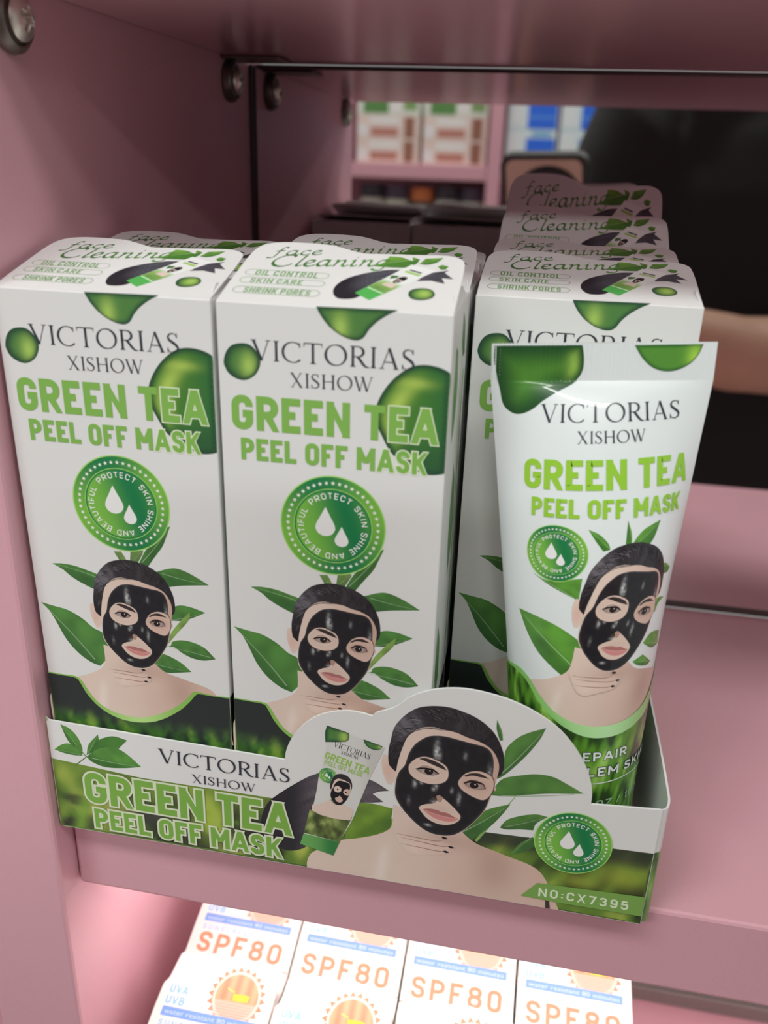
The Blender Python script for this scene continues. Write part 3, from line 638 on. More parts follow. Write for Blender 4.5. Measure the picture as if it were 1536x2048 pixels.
def portrait(art, T, grid=1.1, hand=True, low=-9.0):
    """woman's head and shoulders with a black peel-off mask; outlines in mm of the large picture, T places it"""
    a = ART
    cxn = 116.0
    def skinf(x, y):
        c = mixc(SK1, SK2, sm(104, 128, x) * .8 + .2 * N2(x, y, .12, 1))
        c = mixc(c, SK3, .55 * math.exp(-((x - 132) / 6) ** 2 - ((y - 12) / 9) ** 2) + .45 * math.exp(-((x - 118) / 9) ** 2 - ((y - 18.5) / 3) ** 2))
        c = mixc(c, ink(216, 196, 182), .7 * math.exp(-((x - 100.5 - (y - 8) * .12) / 1.8) ** 2) * sm(16, 8, y)); return c
    body = [(a['body'][0][0], low)] + a['body'][1:11] + a['body2'][1:-1] + [(a['body2'][-1][0], low)]
    art.poly(body, skinf, grid=grid * 1.4, T=T, sharp=80)
    def earf(x, y): return mixc(SK1, ink(196, 130, 112), .35 * math.exp(-((x - 101) / 1.6) ** 2 - ((y - 39) / 3) ** 2))
    art.poly(a['ear'], earf, grid=grid, T=T); art.poly(a['ear2'], SK2, T=T)
    ctr = (115, 44)
    def hairf(x, y):
        ang = math.atan2(y - ctr[1], x - ctr[0]); r = math.hypot(x - ctr[0], y - ctr[1])
        st = .5 + .5 * noise.noise(Vector((ang * 9, r * .05, 3))) ; hl = math.exp(-((ang - 2.35) / .35) ** 2) * math.exp(-((r - 14) / 4.5) ** 2)
        return mixc(mixc(BLK, HAIR, st * 1.2), HAIR2, min(.9, hl * (st * 1.6)) + .18 * math.exp(-((ang - 1.2) / .4) ** 2) * st)
    art.poly(a['hair'], hairf, grid=grid * .55, T=T, sharp=75)
    def facef(x, y): return mixc(mixc(SK1, SK2, sm(106, 130, x)), SK3, .35 * sm(124, 131, x))
    art.poly(a['face'], facef, grid=grid, T=T)
    for k in range(5):      # loose strands over the brow
        art.stroke(spline([(104.2 + k * .25, 48 + k * .8), (106.5 + k * .6, 52 + k * .6), (110 + k * 1.2, 54.2 + k * .3), (115 + k, 54.6 + k * .1)], 5, False), [.22, .16, .12] + [.1] * 13, HAIR, T=T); art.up(.3)
    mk = spline(a['mask'], 5)
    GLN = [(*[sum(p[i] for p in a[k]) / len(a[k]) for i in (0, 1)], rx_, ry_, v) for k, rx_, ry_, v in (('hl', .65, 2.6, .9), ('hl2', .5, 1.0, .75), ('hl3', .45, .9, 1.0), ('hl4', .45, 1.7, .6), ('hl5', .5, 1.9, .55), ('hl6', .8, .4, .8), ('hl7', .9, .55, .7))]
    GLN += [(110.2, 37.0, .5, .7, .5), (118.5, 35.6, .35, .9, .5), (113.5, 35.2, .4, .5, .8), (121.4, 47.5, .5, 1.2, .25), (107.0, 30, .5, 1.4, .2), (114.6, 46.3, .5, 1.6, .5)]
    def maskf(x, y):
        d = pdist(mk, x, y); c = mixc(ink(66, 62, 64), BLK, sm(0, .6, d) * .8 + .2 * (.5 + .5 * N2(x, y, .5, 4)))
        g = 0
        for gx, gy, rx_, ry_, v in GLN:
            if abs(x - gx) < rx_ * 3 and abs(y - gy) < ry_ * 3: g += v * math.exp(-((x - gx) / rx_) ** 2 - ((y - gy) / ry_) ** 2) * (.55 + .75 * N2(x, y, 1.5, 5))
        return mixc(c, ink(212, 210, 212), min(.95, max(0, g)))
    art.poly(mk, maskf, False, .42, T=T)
    for h in ('eyeL', 'eyeR', 'mouth'):
        q = a[h]; cx = sum(p[0] for p in q) / len(q); cy = sum(p[1] for p in q) / len(q)
        def hole(x, y, cx=cx, cy=cy, h=h): return mixc(mixc(SK1, SK2, .3 if h != 'eyeR' else .8), SK3, (.5 if h != 'mouth' else .2) * math.exp(-((x - cx) / 3.2) ** 2 - ((y - cy - .2) / 1.6) ** 2))
        art.poly([(cx + (x - cx) * 1.05, cy + (y - cy) * 1.05) for x, y in q], ink(66, 56, 56), T=T, sharp=90)
        art.poly(q, hole, grid=grid * .8, T=T, sharp=90)
    art.poly(a['lipu'], ink(158, 98, 92), T=T); art.poly(a['lipl'], ink(190, 122, 116), T=T)
    for b in ('browL', 'browR'): art.poly(a[b], ink(52, 42, 40), T=T)
    for e, (px, py) in (('almL', a['pts'][0]), ('almR', a['pts'][2])):
        q = a[e]; cx = sum(p[0] for p in q) / len(q); cy = sum(p[1] for p in q) / len(q)
        art.poly([(cx + (x - cx) * 1.35, cy + (y - cy) * 1.9 + .25) for x, y in q], lambda x, y: mixc(SK1 if e == 'almL' else SK2, SK3, .75 * math.exp(-((x - cx) / 2.6) ** 2 - ((y - cy - .2) / 1.2) ** 2)), grid=.7, T=T)
        art.stroke([(cx - 2.3, cy + .55), (cx - 1.2, cy + 1.55), (cx + .3, cy + 1.7), (cx + 1.8, cy + 1.0)], [.12, .22, .22, .1], ink(136, 100, 88), T=T); art.up(1)
        q = [(x, cy + (y - cy) * .80) for x, y in q]
        art.poly([(cx + (x - cx) * 1.10, cy + (y - cy) * 1.2 + .10) for x, y in q], ink(66, 48, 44), T=T)
        art.poly(q, lambda x, y: mixc(ink(168, 150, 140), ink(132, 104, 96), abs(x - cx) / 3), T=T)
        art.circle(px, py + .05, 1.22, ink(36, 26, 24), 20, T=T, ry=1.02); art.circle(px + .3, py + .35, .2, ink(205, 198, 194), 10, T=T)
        top = sorted(q, key=lambda p: p[0]); up = [p for p in top if p[1] >= cy - .4]
        art.stroke(up, [.22] + [.55] * (len(up) - 2) + [.22], ink(30, 24, 24), T=T); art.up(1)
    art.poly([(114.4, 33.0), (115.2, 33.5), (116.4, 32.9), (115.8, 31.2), (114.9, 31.2)], SK3, grid=None, T=T)
    art.poly([(113.0, 32.0), (113.8, 32.7), (114.6, 32.2), (113.8, 31.7)], ink(72, 54, 50), T=T)
    for k in range(230):      # combed-back strands
        an = math.radians(random.uniform(-25, 205)); f0 = random.uniform(.76, .93); f1 = f0 + random.uniform(.05, .16); f1 = min(f1, 1.0 if random.random() > .15 else 1.02)
        q = []
        for j in range(5):
            f = f0 + (f1 - f0) * j / 4; b = an + (.10 + .10 * math.sin(k)) * j / 4
            q.append((116 + 15.3 * f * math.cos(b), 44.3 + 17.3 * f * math.sin(b)))
        if inside(spline(a['hair'], 3), np.array([p[0] for p in q]), np.array([p[1] for p in q])).all() and not inside(a['face'], np.array([p[0] for p in q]), np.array([p[1] for p in q])).any():
            lit = math.exp(-((an - 2.2) / .6) ** 2) * .8 + .15
            art.stroke(q, [.05, .13, .15, .12, .05], mixc(HAIR, ink(132, 126, 128), random.random() * lit) if random.random() < .65 else BLK, T=T); art.up(.12)
    art.up(1)
    if hand:
        H = a['hand'][:10]
        def handf(x, y): return mixc(ink(208, 182, 166), SK2, sm(10, 21, y) * .3 + .35 * sm(108, 119, x) + .2 * N2(x, y, .3, 8))
        Hs = spline(H, 5, True, 80)
        def hb(x, y): return mixc(skinf(x, y), handf(x, y), sm(0, 2.2, pdist(Hs, x, y)))
        art.poly(Hs, hb, False, grid * .8, T=T)
        for f in ('fing1', 'fing2', 'fing3'):
            q = spline(a[f], 5, False); art.stroke(q, [.08 + .22 * math.sin(math.pi * k / (len(q) - 1)) for k in range(len(q))], ink(150, 112, 98), T=T); art.up(1)
        for x, y in a['nails']:
            art.poly([(x - .9, y + .1), (x - .2, y + .42), (x + .75, y + .12), (x + .8, y - .2), (x - .1, y - .42)], ink(38, 28, 32), T=T)

def grassf(seed, top=None, dark=ink(34, 40, 34), mid=ink(74, 112, 48), bright=ink(140, 164, 62), sx=.22, sy=.09):
    def f(x, y):
        n = .5 + .75 * noise.noise(Vector((x * sx + y * .05, y * sy, seed))) + .35 * noise.noise(Vector((x * sx * 2.6 - y * .12, y * sy * 1.6, seed + 5)))
        c = mixc(dark, mid, sm(.18, .55, n)); c = mixc(c, bright, sm(.55, .95, n))
        if top: c = mixc(c, dark, sm(top[0], top[1], y))
        return c
    return f
# ------------------------------------------------------------------ the place: shelving unit with mirror, shop floor and ceiling
XW, D_, ZC = -.1033, .19, .228           # inner face of the side panel, mirror plane, underside of the shelf above
unit = thing('shelving_unit', 'pink metal shelving unit with a mirrored back, holding the face mask display', 'shelving unit', (0, 0, -1.1))
UZ = 1.1
def upart(mb, name, m, **k):
    mb.v = [(x, y, z + UZ) for x, y, z in mb.v]; return mb.obj(name, m, unit, **k)
upart(MB().box((XW - .031, -.0094, -1.1), (XW, D_ + .02, .95), .0012), 'side_panel', M_PINK)
def shelf(z, y0, x1=.50, h=.029, m=M_PINK):
    return upart(MB().box((XW + .0006, y0, z - h), (x1, D_ - .0008, z), .0011), 'shelf', m)
shelf(0, 0); shelf(ZC + .029, -.002, m=M_PINKG); shelf(-.257, -.055)
shelf(.52, -.026)
# neighbouring bay to the left of the side panel
upart(MB().box((-.70, -.05, -.286), (XW - .0315, D_ - .0008, -.257), .001), 'shelf', M_PINK)
upart(MB().box((-.70, 0, -.029), (XW - .0315, D_ - .0008, 0), .001), 'shelf', M_PINK)
mir = upart(MB().box((XW + .0006, D_, .0), (.50, D_ + .004, ZC)), 'mirror', M_MIRROR)       # the pane behind the display leans back a touch
mir.matrix_world = mir.matrix_world @ Matrix.Translation((0, D_, UZ)) @ Matrix.Rotation(-.0045, 4, 'X') @ Matrix.Translation((0, -D_, -UZ))
upart(MB().box((XW + .0006, D_, -.257), (.50, D_ + .004, -.029)), 'mirror', M_MIRROR)
upart(MB().box((XW + .0006, D_, ZC + .029), (.50, D_ + .004, .491)), 'mirror', M_MIRROR)
for za, zb in ((-1.09, -.286), (.52, .94)): upart(MB().box((XW + .0006, D_, za), (.50, D_ + .004, zb)), 'back_panel', M_PINK)
upart(MB().box((XW + .0006, .157, ZC - .0012), (XW + .023, .175, ZC - .0001), .0004), 'shelf_bracket', M_DARKMETAL)
upart(MB().box((XW - .60, D_ + .0005, -1.0), (XW - .032, D_ + .004, .93)), 'back_panel', M_PINK)
upart(MB().box((XW + .0003, D_ - .0016, .0003), (XW + .0022, D_ - .0002, ZC - .0003), .0005), 'mirror_channel', M_STRIP)
upart(MB().box((XW + .0035, D_ - .0016, .0003), (.499, D_ - .0002, .0026), .0004), 'mirror_channel', M_STRIP)
upart(MB().box((XW + .0035, D_ - .0012, ZC - .0015), (.499, D_ - .0002, ZC - .0003), .0004), 'mirror_channel', M_STRIP)
upart(MB().box((XW + .0035, D_ - .0024, -.2567), (.499, D_ - .0003, -.2470), .0006), 'mirror_channel', M_GREY)
upart(MB().box((.50, -.0094, -1.1), (.531, D_ + .02, .95), .0012), 'side_panel', M_PINK)

# shelf-support screws: cup washer + domed head with a cross recess, axis along +x
def screw(y, z):
    wsh = MB().lathe([(.0002, .0), (.0072, .0), (.0076, .0006), (.0074, .0022), (.0062, .0034), (.0056, .0032), (.0054, .0022), (.0002, .0022)], 40, 'x').obj('shelf_support', M_DARKMETAL, unit, (XW + .0002, y, z + UZ), smooth=True, angle=40)
    bm = bmesh.new(); n, rings = 48, 14; R = .0050
    vs = []
    def hz(yy, zz):
        r = math.hypot(yy, zz); h = .0032 * math.sqrt(max(0, 1 - (r / (R * 1.06)) ** 2)) + .0012
        ar = min(abs(yy), abs(zz)); lg = max(abs(yy), abs(zz)); wdt = .00062 - .00012 * lg / .003
        if lg < .0030: h -= .0019 * sm(wdt + .0003, wdt - .0001, ar) * sm(.0030, .0022, lg) 
        return h
    g = 64; idx = {}
    mb = MB(); V = []; F = []
    for i in range(g + 1):
        for j in range(g + 1):
            u, v = 2 * i / g - 1, 2 * j / g - 1          # square-to-disc
            yy, zz = R * u * math.sqrt(1 - v * v / 2), R * v * math.sqrt(1 - u * u / 2)
            c_, s_ = math.cos(.35), math.sin(.35)
            V.append((hz(yy * c_ - zz * s_, yy * s_ + zz * c_), yy, zz))
    for i in range(g):
        for j in range(g): F.append((i * (g + 1) + j, (i + 1) * (g + 1) + j, (i + 1) * (g + 1) + j + 1, i * (g + 1) + j + 1))
    mb.add(V, F); bm.free()
    mb.lathe([(R, .0006), (R, .0013)], 48, 'x')
    mb.obj('screw', M_NICKEL, wsh, (.0016, 0, 0), smooth=True, angle=50)
screw(.0165, .2205); screw(.165, .2195)

# unseen LED strip added under the shelf, assumed source brightening the bay below
M_ADDED_LED = mat('added_led_diffuser', (.9, .9, .9), .5)
M_ADDED_LED.node_tree.nodes['Principled BSDF'].inputs['Emission Color'].default_value = (1, .95, .90, 1); M_ADDED_LED.node_tree.nodes['Principled BSDF'].inputs['Emission Strength'].default_value = 8.0
added_led = MB().box((XW + .004, .034, -.0325), (.49, .058, -.0293), .0006)
added_led_o = upart(added_led, 'added_led_strip', M_ADDED_LED)

# shop floor and ceiling
M_FLOOR = mat('grey_floor_tile', (.42, .41, .40), .3, vary=.08, bscale=3)
M_CEIL = mat('white_ceiling', (.75, .74, .72), .8)
tag(MB().box((-3.5, -4, -1.12), (3.5, .6, -1.1)).obj('floor', M_FLOOR), 'grey tiled shop floor between the shelving units', None, None, 'structure')
tag(MB().box((-3.5, -4, 1.6), (3.5, .6, 1.65)).obj('ceiling', M_CEIL), 'white shop ceiling above the aisle', None, None, 'structure')

# ------------------------------------------------------------------ display tray
TX, TY, TW, TD = -.10248, -.00629, .1729, .178
tray = thing('display_tray', 'printed cardboard display tray with a domed front, at the shelf edge, holding the cartons', 'display tray', (TX, TY, .0003))
A = ART
outline = [(0.6, 0), (172.3, 0), (172.9, .6), (172.9, 39.2), (172.5, 39.4)] + [p for p in spline([A['t_hump2'][-2]] + A['t_hump2'][-3:0:-1] + [A['t_hump'][-1]], 4, False)] + spline(A['t_hump'][-2::-1], 4, False)[:-1] + [(71.9, 37.4), (.5, 38.9), (0, 38.4), (0, 2.2), (.15, .8)]
oc = [outline[0]]
for q in outline[1:]:
    if math.hypot(q[0] - oc[-1][0], q[1] - oc[-1][1]) > .12: oc.append(q)
outline = oc
fp = MB().prism(outline, 0, .6, lambda x, y, t: (x / 1000, t / 1000, y / 1000))
art = Art()
dkt = ink(44, 46, 42)
tg0 = grassf(11, None, ink(38, 44, 32), ink(92, 118, 46), ink(158, 166, 74), .10, .05)
def tgrass(x, y):
    c = tg0(x, y)
    if x > 118: c = mixc(c, dkt, sm(17, 21, y) * .9); c = mixc(c, ink(150, 160, 58), .7 * math.exp(-((x - 166) / 6) ** 2 - ((y - 15) / 4) ** 2) + .6 * math.exp(-((x - 155) / 5) ** 2 - ((y - 11.5) / 2.5) ** 2))
    else: c = mixc(c, ink(120, 140, 56), .5 * sm(12, 22, y)); c = mixc(c, ink(48, 50, 40), .85 * sm(.05, .4, N2(x, y * 1.6, .11, 9)) * sm(20, 14, y)); c = mixc(c, ink(64, 62, 56), .8 * math.exp(-((x - 30) / 14) ** 2 - ((y - 9) / 3.5) ** 2)); c = mixc(c, ink(150, 170, 60), .8 * math.exp(-((x - 48) / 4) ** 2 - ((y - 13) / 7) ** 2))
    c = mixc(c, ink(112, 146, 52), .85 * (math.exp(-((x - 9 - (y - 10) * .25) / 2.0) ** 2) * sm(22, 8, y)))
    return c
art.poly([(.1, .1), (172.8, .1), (172.8, 25.0)] + [(142.2, 23.9), (127.9, 23.3), (100, 22.8), (68.9, 23.4), (28.2, 23.2), (.1, 25.3)], tgrass, False, 1.3)
for nm in ('E',): leaf(art, A[nm], ink(84, 116, 40), ink(120, 150, 50), grid=1.5, vein=False)
for k in ('tl1', 'tl2', 'tl3', 'tl4'): leaf(art, A[k], ink(58, 104, 44), ink(96, 148, 62), grid=.9)
art.stroke(spline(A['tstem'], 4, False), .35, ink(90, 110, 60)); art.up(2)
art.stroke([A['Cs'][0], A['Cs'][1]], [.2, .9], ink(120, 150, 80)); art.up(2)
for k in ('A', 'B', 'C', 'D', 'D2', 'Up'): leaf(art, A[k], ink(60, 98, 50), ink(92, 134, 62), grid=1.1)
sw = A['swoosh'] + [(86, 36), (92, 30)]
def paste(x, y):
    st = .5 + .5 * noise.noise(Vector((x * .05 + y * .06, (y - x * .75) * 1.5, 2))); return mixc(ink(40, 38, 42), ink(112, 100, 104), st * sm(73, 82, x) * .9)
art.poly(A['swoosh'], paste, grid=.8, sharp=60); art.poly(A['swoosh2'], paste, grid=.8, sharp=40)
portrait(art, Fn(lambda x, y: (x, y)), 1.0, low=.12)
art.poly([(147.0, .1), (148.3, .1), (147.6, 4.0), (146.6, 3.6)], ink(60, 50, 46))
# the small tube pictured on the tray front
art.poly(A['mini'], lambda x, y: mixc(ink(196, 190, 182), ink(168, 160, 150), .5 * sm(92, 97, x)), grid=1.2, sharp=30)
drop(art, A['m_d1'], (.8, .4, .2, .5), grid=.5); drop(art, A['m_d2'], (.9, .4, .15, .5), grid=.5)
m_ = A['m_txt']
roman(art, 'VICTORIAS', m_[0], m_[1], 1.9, NAVY, bold=1.1); roman(art, 'XISHOW', m_[2], m_[3], 1.1, NAVY, bold=1.2)
sans(art, 'GREEN TEA', m_[4], m_[5], 2.4, ink(140, 172, 78)); sans(art, 'PEEL OFF MASK', m_[6], m_[7], 1.6, ink(150, 176, 100))
art.poly(A['m_grass'], grassf(5, None, ink(60, 66, 40), ink(96, 110, 54), ink(150, 158, 96), .4, .3), grid=.7)
leaf(art, [(88.0, 28.2), (85.3, 26.5), (84.2, 23.5), (85.5, 21.5), (88.2, 21.0), (88.6, 24.0)], grid=.8)
badge(art, A['m_badge'][0], 2.6)
p_ = A['pts']
Tm = Aff([p_[0], p_[2], p_[4]], A['m_pts'])
mb_ = A['m_body']
art.poly(mb_, SK1, grid=1.2)
for k, c in (('hair', HAIR), ('face', SK1), ('mask', BLK), ('eyeL', SK1), ('eyeR', SK2), ('mouth', SK2)): art.poly(A[k], c, T=Tm)
for e in (0, 2): art.circle(*p_[e], 1.1, BLK, 12, T=Tm)
art.poly(A['m_cap'], lambda x, y: mixc(ink(96, 150, 78), ink(48, 110, 56), math.exp(-((x - 86) / 4) ** 2)), False, .8)
badge(art, (151.9, 24.3), 10.3)
art.poly([(139.9, 3.2), (144.0, 8.7), (172.7, 9.9), (172.7, 3.0), (150, 2.9)], ink(112, 146, 70), False)
sans(art, 'NO:CX7395', (144.6, 4.1), (168.9, 4.4), 3.0, ink(200, 206, 176), sw=.17, gap=.24)
roman(art, 'VICTORIAS', (34.3, 30.1), (73.4, 29.9), 4.8, NAVY); roman(art, 'XISHOW', (44.0, 24.7), (63.2, 24.7), 2.9, NAVY)
CRM = ink(196, 196, 168)
for t, a_, b_, h in (('GREEN TEA', (9.9, 11.2), (73.6, 10.9), 11.3), ('PEEL OFF MASK', (12.0, 1.9), (70.6, 2.1), 7.3)):
    art.up(3); sans(art, t, a_, b_, h, CRM, sw=.20, grow=.62); art.up(3); sans(art, t, a_, b_, h, ink(112, 152, 62), sw=.20)
art.into(fp, lambda x, y, l: (x / 1000, -l / 1000, y / 1000))
print('tray art verts', len(art.V), 'layer', art.l)
fp.obj('front_panel', M_CARD, tray)
def side(sx):      # side walls bulge outwards a little; printed white above, green below
    mb = MB(); n = 24; pr = [(0, .0006), (.0018, .002), (.0027, .007), (.0024, .05), (.0008, .12), (0, TD)]
    pl = spline([(p[1], p[0]) for p in pr], 6, False); x0 = 0 if sx < 0 else TW
    vs, fs, cs = [], [], []; zs = [0, .006, .012, .018, .022, .0245, .0247, .03, .039]
    gf = grassf(21, None, ink(60, 84, 44), ink(104, 142, 66), ink(150, 184, 96), .5, .12)
    for o in (0, .0006):
        for y, b in pl:
            for z in zs:
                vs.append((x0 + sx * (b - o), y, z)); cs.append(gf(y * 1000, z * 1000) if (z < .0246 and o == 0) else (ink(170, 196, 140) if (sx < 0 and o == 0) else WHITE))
    m, k = len(pl), len(zs)
    for o in (0, 1):
        for i in range(m - 1):
            for j in range(k - 1):
                q = (o * m * k + i * k + j, o * m * k + (i + 1) * k + j, o * m * k + (i + 1) * k + j + 1, o * m * k + i * k + j + 1); fs.append(q if (o == 0) == (sx > 0) else q[::-1])
    for i in range(m - 1):
        q = (i * k + k - 1, (i + 1) * k + k - 1, m * k + (i + 1) * k + k - 1, m * k + i * k + k - 1); fs.append(q)
    for i in (0, m - 1):
        for j in range(k - 1): fs.append((i * k + j, i * k + j + 1, m * k + i * k + j + 1, m * k + i * k + j))
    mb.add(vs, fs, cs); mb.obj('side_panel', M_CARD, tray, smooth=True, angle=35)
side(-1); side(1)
MB().box((.0008, TD - .0006, 0), (TW - .0008, TD, .0392)).obj('back_panel', M_CARD, tray)
MB().box((.0008, .0007, .0002), (TW - .0008, TD - .0007, .0008)).obj('base', M_CARD, tray)

# ------------------------------------------------------------------ face mask cartons
CW, CD, CH, PITCH = .0545, .0340, .1608, .0342
def box_front_art():
    a = Art()
    dk = ink(40, 44, 42)
    g = grassf(3, (36, 43), dk, ink(64, 104, 44), ink(122, 152, 58), .30, .10)
    portrait(a, Aff([A['pts'][0], A['pts'][2], A['pts'][4]], [A['c_face'][0], A['c_face'][1], A['c_face'][2]]), 1.1)
    # lower photograph of a tea field under a curved light green border
    lo = [(.05, .1), (54.45, .1)]
    a1 = [p for p in A['c_arc'] if .3 < p[0] < 54.2]; a2 = [p for p in A['c_arc2'] if .3 < p[0] < 54.2]
    e0, e1 = (.05, 53.1), (54.45, 52.95)
    s1 = spline([e0] + a1 + [e1], 4, False); s2 = spline([(.05, 52.7)] + a2 + [(54.45, 52.5)], 4, False)
    a.poly(lo + s1[::-1], lambda x, y: mixc(ink(122, 164, 72), ink(170, 200, 122), math.exp(-((x - 27) / 9) ** 2) * .9), False, 1.2)
    a.poly(lo + s2[::-1], g, False, 1.2)
    return a
def carton_art():
    a = Art()
    for k in ('L3b', 'L3c'): leaf(a, A[k], ink(96, 120, 64), ink(120, 146, 80), grid=.8)
    for k in ('L1', 'L2', 'L3', 'R1', 'R2', 'R3', 'R4'): leaf(a, A[k], ink(58, 100, 50), ink(84, 132, 60), grid=1.0)
    leaf(a, A['R2b'], ink(130, 158, 74), ink(140, 168, 84), grid=.8, vein=False)
    b = box_front_art(); off = a.l
    o = len(a.V); a.V += [(x, y, l + off) for x, y, l in b.V]; a.F += [tuple(i + o for i in f) for f in b.F]; a.C += b.C; a.l = off + b.l
    a.l = .02; badge(a, (27.7, 107.7), 13.3)
    drop(a, A['c_topdrop'], (.30, .35, .10, .45), grid=.6, rim=.12); drop(a, A['c_ldrop'], (.68, .40, .22, .34), grid=.5, rim=.2)
    big = [(min(x, 54.4), y) for x, y in A['c_bigdrop']]
    p = spline(big, 5, True, 58)
    def bigf(x, y):
        u, v = (x - 37.5) / 17, (y - 124) / 27
        r = math.hypot((x - 50) / 14.0, (y - 137.5) / 13.8)
        c = mixc(ink(66, 112, 44), ink(48, 98, 48), sm(46, 54, x)); c = mixc(c, ink(44, 84, 48), sm(134, 126, y))
        c = mixc(c, ink(170, 190, 84), math.exp(-((math.hypot((x - 52) / 11.5, (y - 135.5) / 11.2) - .86) / .20) ** 2) * sm(47.5, 40, x - .25 * (y - 136)) * sm(128, 134, y))
        c = mixc(c, ink(160, 180, 80), .8 * math.exp(-((x - 46.5) / 4) ** 2 - ((y - 145.0) / 1.2) ** 2))
        c = mixc(c, ink(120, 160, 62), .7 * math.exp(-((x - 42.2) / 1.3) ** 2 - ((y - 133) / 3.2) ** 2) + .6 * math.exp(-((x - 41) / 2.2) ** 2 - ((y - 127.6) / 1.2) ** 2))
        d = pdist(p, x, y) if x < 54.0 else 9
        d = 9 if abs(x - 54.4) < .35 else d
        c = mixc(ink(34, 66, 44), c, sm(.1, 1.9, d)); return c
    a.poly(p, bigf, False, .7)
    a.up(2)
    roman(a, 'VICTORIAS', (8.2, 147.7), (46.5, 147.9), 4.75, NAVY); roman(a, 'XISHOW', (17.4, 142.0), (37.0, 142.3), 3.4, NAVY)
    for t, p0, p1, h, lim in (('GREEN TEA', (2.9, 130.7), (52.4, 130.9), 8.5, .70), ('PEEL OFF MASK', (4.9, 123.1), (50.2, 123.3), 5.6, .72)):
        a.up(3); sans(a, t, p0, p1, h, ink(206, 212, 180), sw=.215, grow=.28, only=lambda q: q > lim); a.up(3); sans(a, t, p0, p1, h, TXG, sw=.215)
    return a
def carton_mesh():
    mb = MB().box((0, 0, 0), (CW, CD, CH), .0003)
    a = carton_art(); print('carton art', len(a.V), a.l)
    a.into(mb, lambda x, y, l: (x / 1000, -l / 1000, y / 1000))
    # wrap-round print on the sides
    for sx in (0, 1):
        s_ = Art(); g = grassf(9, (36, 43), ink(38, 46, 42), ink(64, 104, 44), ink(112, 142, 58), .3, .1)
        s_.poly([(.2, .2), (33.3, .2), (33.3, 52), (.2, 52.6)], g, False, 1.6)
        for q in ([(9, 152), (14, 150), (17, 140), (15, 132), (10, 128), (8, 138)], [(22, 158), (28, 154), (31, 146), (26, 146), (22, 151)], [(20, 120), (26, 112), (28, 98), (22, 86), (18, 100)], [(6, 80), (12, 72), (14, 60), (9, 55), (5, 66)]): leaf(s_, q, ink(70, 112, 56), ink(92, 140, 66), grid=1.4)
        s_.poly([(29.4, 55), (31.2, 55), (31.2, 142), (29.4, 142)], ink(120, 160, 86), False)
        s_.into(mb, (lambda x, y, l: (CW + l / 1000, x / 1000, y / 1000)) if sx else (lambda x, y, l: (-l / 1000, (33.5 - x) / 1000, y / 1000)))
    return mb.mesh('carton_body', M_CARD)
